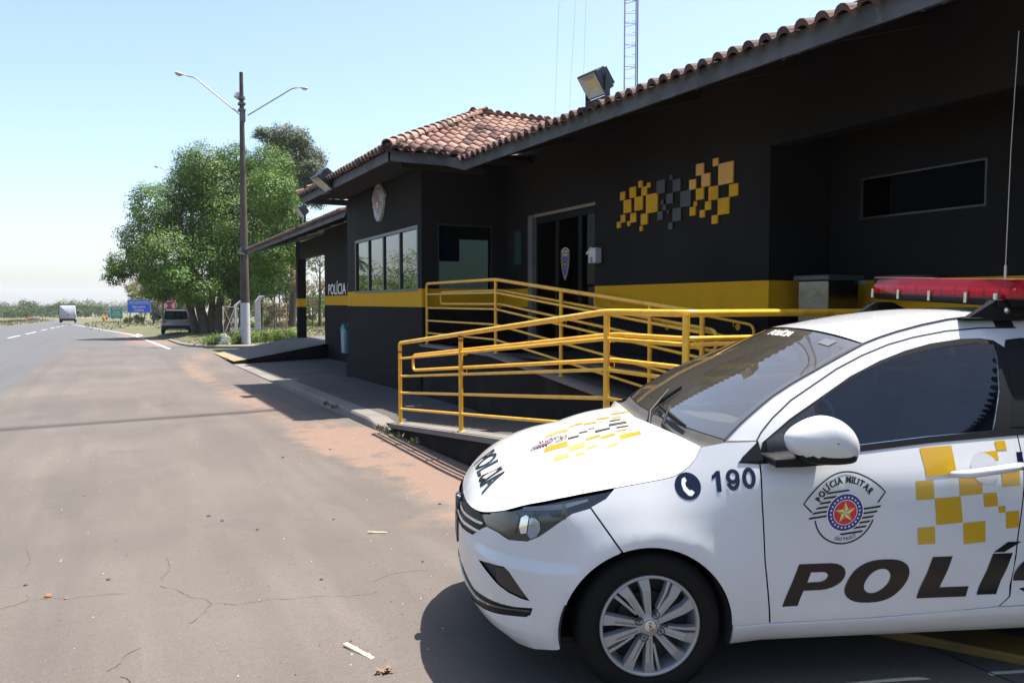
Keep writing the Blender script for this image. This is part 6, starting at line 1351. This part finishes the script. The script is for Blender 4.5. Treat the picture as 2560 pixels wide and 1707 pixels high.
sign(320,749,377,781.5,95,(.015,.10,.55),'blue sign naming the municipal boundary, white border and letters',[('LIMITE DE MUNICÍPIOS',.74,.14,.86),('line',.66),('Barretos',.37,.18,.56),('Colina',.12,.18,.42)],(-.40,),812)
sign(277,769,307,796.5,150,(.01,.22,.15),'green sign announcing a turnaround, left of the blue boundary sign',[('SAÍDA 427',.82,.12,.7),('line',.72),('10 MIN',.52,.14,.5),('RETORNO',.32,.14,.7),('line',.25),('1 km',.07,.13,.35)],(-.3,.3),806)
sign(269,782,276,793,190,(.02,.12,.45),'tiny distant blue sign on one post beside the person in yellow',[('SOS',.6,.2,.6),('1 km',.25,.2,.6)],(0,),803)
c=at(425,812,56); T=thing('no_stopping_sign','round red rimmed no stopping sign with crossed bars above the parked hatchback','road sign',c,-YAW)
zc=at(425,764,56).z-c.z; r=.50; q=MB(); M_=Matrix.Translation((0,0,zc))@Matrix.Rotation(R(90),4,'X'); q.lathe([(0,0),(r,0),(r,.02),(0,.02)],40,M_,sm=False); pl=q.build('plate',mat('sign_white',(.7,.7,.7)),T)
q=MB(); q.lathe([(r*.80,.024),(r*1.0,.024),(r*1.0,.03),(r*.80,.03)],40,M_,sm=False)
for a in (45,135): q.prism([(-r*.82,-.055),(r*.82,-.055),(r*.82,.055),(-r*.82,.055)],.024,.03,M_@Matrix.Rotation(R(a),4,'Z'))
q.prism([(-.13,-.13),(.13,-.13),(.13,.13),(-.13,.13)],.024,.031,M_@Matrix.Rotation(R(0),4,'Z')); q.build('red_ring_and_bars',mat('sign_red',(.50,.015,.02),.5),pl)
v,f=textfit('E',-.14,-.26,.28,.52,.04); q=MB(); q.add([M_@Vector((x,y,.022)) for x,y in v],f); q.build('letter',mat('decal_black',(.01,.01,.01)),pl); q=MB(); q.tube([(0,.03,-.3),(0,.03,zc)],.035,8); q.build('post',WHC,T)
# ---- vehicles
def loftbody(q,secs,mi=0,sm=True):
    """secs: list of closed rings of equal length"""
    n=len(secs[0]); vs=[p for s_ in secs for p in s_]; q.add(vs,[(i*n+j,i*n+(j+1)%n,(i+1)*n+(j+1)%n,(i+1)*n+j) for i in range(len(secs)-1) for j in range(n)]+[tuple(range(n))[::-1],tuple(range((len(secs)-1)*n,len(secs)*n))],mi,sm)
def rsec(x,w,z0,z1,r=.1,taper=1.0):
    out=[]; 
    for cx,cz,a0 in ((w/2*taper-r,z1-r,0),(-w/2*taper+r,z1-r,90),(-w/2+r,z0+r,180),(w/2-r,z0+r,270)):
        for i in range(5): a=R(a0+22.5*i); out.append((x,cx+r*math.cos(a),cz+r*math.sin(a)))
    return out
def carwheel(T,x,y,r,w=.2):
    q=MB(); s_=1 if y>0 else -1; M_=Matrix.Translation((x,y,r))@Matrix.Rotation(R(-90*s_),4,'X'); q.lathe([(.0,-w),(r*.9,-w),(r,-w*.85),(r,-.03),(r*.92,0),(r*.68,0)],28,M_); wl=q.build('wheel',RUB,T); q=MB(); q.lathe([(r*.68,0),(r*.64,-.02),(.06,-.01),(0,.0)],28,M_); q.build('rim',SIL,wl)
# vehicle space: +x = front (away from us), rear at x=0
def hatch(name,label,loc_,rz,L,W_,Hh,paint,sc=1,detail=True,r=.33,ride=.22):
    T=thing(name,label,'car',loc_,rz); T.scale=(sc,)*3; q=MB(); zb_l=Hh*.62
    st=[(0,.90,ride+.12,zb_l*.90,.12),(.06,.97,ride+.04,zb_l*.98,.14),(.5,1,ride,zb_l,.14),(L*.5,1,ride,zb_l,.14),(L*.72,1,ride,zb_l*.97,.14),(L*.93,.93,ride,zb_l*.80,.14),(L,.75,ride+.1,zb_l*.62,.1)]
    loftbody(q,[rsec(x,W_*w,z0,z1,rr) for x,w,z0,z1,rr in st]); q.build('body',paint,T)
    q=MB(); st=[(.10,.86,zb_l-.05,zb_l+.02),(.32,.82,zb_l-.05,Hh*.93),(.62,.84,zb_l-.05,Hh),(L*.42,.84,zb_l-.05,Hh),(L*.55,.80,zb_l-.05,Hh*.93),(L*.74,.80,zb_l-.08,zb_l+.0)]
    loftbody(q,[rsec(x,W_*w*1.1,z0,z1,.08 if z1-z0>.2 else .03,.84) for x,w,z0,z1 in st]); gh=q.build('greenhouse',GB if detail else paint,T)
    TGm=mat('far_glass',(.015,.02,.025),.05,coat=1)
    q=MB(); zt=Hh*.91; q.add([(.085,-W_*.36,zb_l+.04),(.085,W_*.36,zb_l+.04),(.288,W_*.31,zt),(.288,-W_*.31,zt)],[(0,1,2,3)]); q.build('rear_window',TGm,T)
    for s_ in (-1,1):
        q=MB(); y0=s_*(W_*.467+.012); y1=s_*(W_*.405+.01); q.add([(.45,y0,zb_l+.03),(L*.66,y0,zb_l+.03),(L*.53,y1,Hh*.92),(.62,y1,Hh*.94)],[(0,1,2,3)]); q.build('side_window',TGm,T)
        q=MB(); q.box((-.03,s_*W_*.33-(.0 if s_>0 else .2),zb_l*.74),(.12,s_*W_*.33+(.2 if s_>0 else 0),zb_l*.93)); q.build('tail_light',mat('tail_red',(.35,.01,.01)),T,bevel=.03)
        q=MB(); q.box((L*.55,s_*W_*.5-(.0 if s_>0 else .2),zb_l+.0),(L*.58,s_*W_*.5+(.2 if s_>0 else 0),zb_l+.16)); q.build('mirror',BP,T,bevel=.03)
        carwheel(T,.78,s_*(W_/2-.005),r); carwheel(T,L-.82,s_*(W_/2-.005),r)
    q=MB(); q.box((-.07,-W_*.46,ride),(.3,W_*.46,ride+.28)); q.build('bumper',BP,T,bevel=.05)
    if detail:
        q=MB(); q.box((-.085,-W_*.28,ride+.03),(-.06,W_*.28,ride+.075)); q.build('skid_plate',GAL,T); q=MB(); q.box((-.03,-.24,zb_l*.66),(.01,.24,zb_l*.80)); q.build('number_plate',mat('plate_grey',(.28,.26,.24),.5),T)
        q=MB(); q.tube([(.5,-W_*.33,Hh+.05),(L*.45,-W_*.33,Hh+.05)],.02,6); q.tube([(.5,W_*.33,Hh+.05),(L*.45,W_*.33,Hh+.05)],.02,6); q.tube([(.3,-W_*.33,Hh-.04),(.5,-W_*.33,Hh+.05)],.02,6);q.tube([(.3,W_*.33,Hh-.04),(.5,W_*.33,Hh+.05)],.02,6); q.build('roof_rail',BP,T)
        q=MB(); q.box((.20,-W_*.34,Hh*.90),(.44,W_*.34,Hh*.95)); q.build('spoiler',BP,T,bevel=.02)
    return T
SP=mat('far_white_paint',(.30,.31,.34),.25,coat=.8)
p=at(441,836,51); hatch('parked_hatchback','white hatchback with black bumper parked in tree shade, seen from behind',(p.x,p.y,p.z+.02),R(90)+R(-4),4.1,1.80,1.52,SP,1.03,r=.34,ride=.26)
for i,(x,y,D,lb_) in enumerate([(202,806,215,'small distant white car on the highway just right of the van'),(222,806,222,'second distant white car on the highway, farther right of the van')]):
    p=at(x,y,D); hatch('distant_car',lb_,p,R(90),4.2,1.78,1.48,SP,.85,False)
# van
p=at(169,807,118); T=thing('van','white panel van driving away on the highway, rear doors facing us','van',(p.x,p.y,p.z),R(90)+R(1)); VW=2.25; VH=2.58; q=MB()
loftbody(q,[rsec(x,VW*w,z0,z1,.16,tp) for x,w,z0,z1,tp in ((0,.97,.42,VH-.06,.88),(.08,1,.38,VH,.88),(3.9,1,.38,VH,.88),(4.5,.98,.38,VH*.9,.86),(5.2,.95,.4,1.5,.9),(5.7,.85,.45,1.1,.9))]); q.build('body',mat('van_white',(.42,.43,.48),.3,coat=.7),T)
q=MB(); q.box((-.10,-VW*.47,.30),(.15,VW*.47,.62)); q.build('bumper',BP,T,bevel=.04)
q=MB(); q.box((-.012,-.012,.65),(.0,.012,VH-.25)); q.build('door_gap',BP,T); q=MB(); q.box((-.03,.25,.85),(.0,.75,1.0)); q.build('number_plate',mat('plate_grey',(.3,.3,.3)),T); q=MB(); q.prism([(-.18,.0),(-.02,.02),(.14,-.12),(.05,.06),(.1,.1),(-.05,.09)],0,.01,Matrix(((0,0,-1,-.01),(-1,0,0,-.10),(0,1,0,1.15),(0,0,0,1)))); q.build('rear_logo',BP,T)
for s_ in (-1,1):
    q=MB(); q.box((-.03,s_*1.02-.07,.75),(.05,s_*1.02+.07,1.25)); q.build('tail_light',mat('tail_red',(.3,.01,.01)),T); q=MB(); q.box((4.3,s_*1.27-.12,1.25),(4.4,s_*1.27+.12,1.7)); q.build('mirror',BP,T,bevel=.03); carwheel(T,.95,s_*1.08,.36,.24); carwheel(T,4.75,s_*1.08,.36,.24)
# truck cab at left and dark trough
p=at(84,806,205); T=thing('roadside_truck','low red and white truck parked on the far left verge','truck',(p.x,p.y,p.z),0); q=MB(); loftbody(q,[rsec(x,2.0,.4,z1,.1) for x,z1 in ((-1.4,.9),(-1.2,1.1),(.4,1.15),(.5,1.2))]); q.build('cab',mat('truck_red',(.42,.05,.04),.5),T)
q=MB(); q.box((-1.0,-.9,1.1),(1.5,.9,1.35)); q.box((.5,-1.0,.4),(1.6,1.0,1.25)); q.build('load_box',SP,T,bevel=.04); carwheel(T,-.9,-1.0,.36); carwheel(T,1.0,-1.0,.36); carwheel(T,-.9,1.0,.36); carwheel(T,1.0,1.0,.36)
p=at(18,807,190); T=thing('concrete_trough','long dark trough lying on the far left verge','trough',(p.x,p.y,p.z)); q=MB(); q.box((-1.1,-.4,0),(1.1,-.3,.52)); q.box((-1.1,.3,0),(1.1,.4,.52)); q.box((-1.1,-.3,0),(1.1,.3,.1)); q.box((-1.1,-.3,.1),(-1,.3,.52)); q.box((1,-.3,.1),(1.1,.3,.52)); q.build('shell',mat('dark_trough',(.02,.022,.024),.8),T,bevel=.02)
p=at(10,803,260); T=thing('utility_pole','thin utility pole with one cross arm on the far left','utility pole',(p.x,p.y,p.z)); h=at(10,769,260).z-p.z; q=MB(); q.tube([(0,0,-1),(0,0,h)],.14,8,r2=.09); q.build('pole',bark,T); q=MB(); q.box((-1.2,-.06,h-.25),(1.2,.06,h-.1)); q.build('cross_arm',bark,T)
for i,(x,D,t_) in enumerate(((53,200,790),(165,330,790))): pass
# people by the road
def person(x,y,D,h,shirt,label,seed):
    b0=at(x,y,D); T=None; k=h/1.72; J=[(0,0,.95),(0,0,1.15),(0,0,1.40),(0,0,1.50),(0,.02,1.63),(.10,0,.92),(.12,.10,.50),(.12,.16,.06),(.14,.04+.0,.02),(-.10,0,.92),(-.12,-.06,.50),(-.12,-.16,.08),(-.13,-.05,.03),(.19,0,1.40),(.27,.02,1.12),(.26,.14,.90),(-.19,0,1.40),(-.27,-.02,1.12),(-.27,.05,.88)]
    E_=[(0,1),(1,2),(2,3),(3,4),(0,5),(5,6),(6,7),(7,8),(0,9),(9,10),(10,11),(11,12),(2,13),(13,14),(14,15),(2,16),(16,17),(17,18)]
    rad=[.15,.14,.16,.06,.10,.10,.07,.05,.045,.10,.07,.05,.045,.07,.05,.035,.07,.05,.035]
    me=bpy.data.meshes.new('person'); me.from_pydata([tuple(Vector(p)*k) for p in J],E_,[]); o=fin('person',me); o.location=b0; o.rotation_euler=(0,0,.4)
    md=o.modifiers.new('skin','SKIN'); 
    for i,r in enumerate(rad): me.skin_vertices[0].data[i].radius=(r*k,r*k*.8)
    me.skin_vertices[0].data[0].use_root=True; s2=o.modifiers.new('sub','SUBSURF'); s2.levels=1; s2.render_levels=1; me.materials.append(mat('trousers_dark',(.02,.02,.025),.9))
    tag(o,label,'person'); q=MB(); q.lathe([(.17,.86),(.185,1.0),(.20,1.2),(.215,1.38),(.17,1.47),(.07,1.51)],16,Matrix.Diagonal((1,.72,1,1)));
    for s_ in (-1,1): q.tube([(s_*.18,0,1.42),(s_*.27,0,1.22),(s_*.28,.05,1.0)],.07,8)
    sh=q.build('shirt',shirt,o); q=MB(); q.lathe([(0,1.76),(.07,1.75),(.11,1.69),(.12,1.62)],12); q.build('cap',mat('dark_cap',(.25,.15,.02),.8),o); return o
person(260,812,138,1.72,mat('yellow_shirt',(.62,.32,.01),.7),'person in a bright yellow shirt and dark trousers walking on the verge',1)
person(266.5,806,176,1.5,mat('orange_shirt',(.45,.16,.03),.7),'smaller distant person in orange just behind the one in yellow',2)
# haze
hz=MB(); hz.box((-6400,-140,-75),(3900,4350,62)); H_=hz.build('haze',[],kind='stuff')
m=bpy.data.materials.new('haze_air'); m.use_nodes=True; n=m.node_tree.nodes; n.clear(); o=n.new('ShaderNodeOutputMaterial'); v_=n.new('ShaderNodeVolumePrincipled'); v_.inputs['Color'].default_value=(.95,.97,1,1); v_.inputs['Density'].default_value=.00016; v_.inputs['Anisotropy'].default_value=.2; m.node_tree.links.new(v_.outputs[0],o.inputs['Volume']); H_.data.materials.append(m)
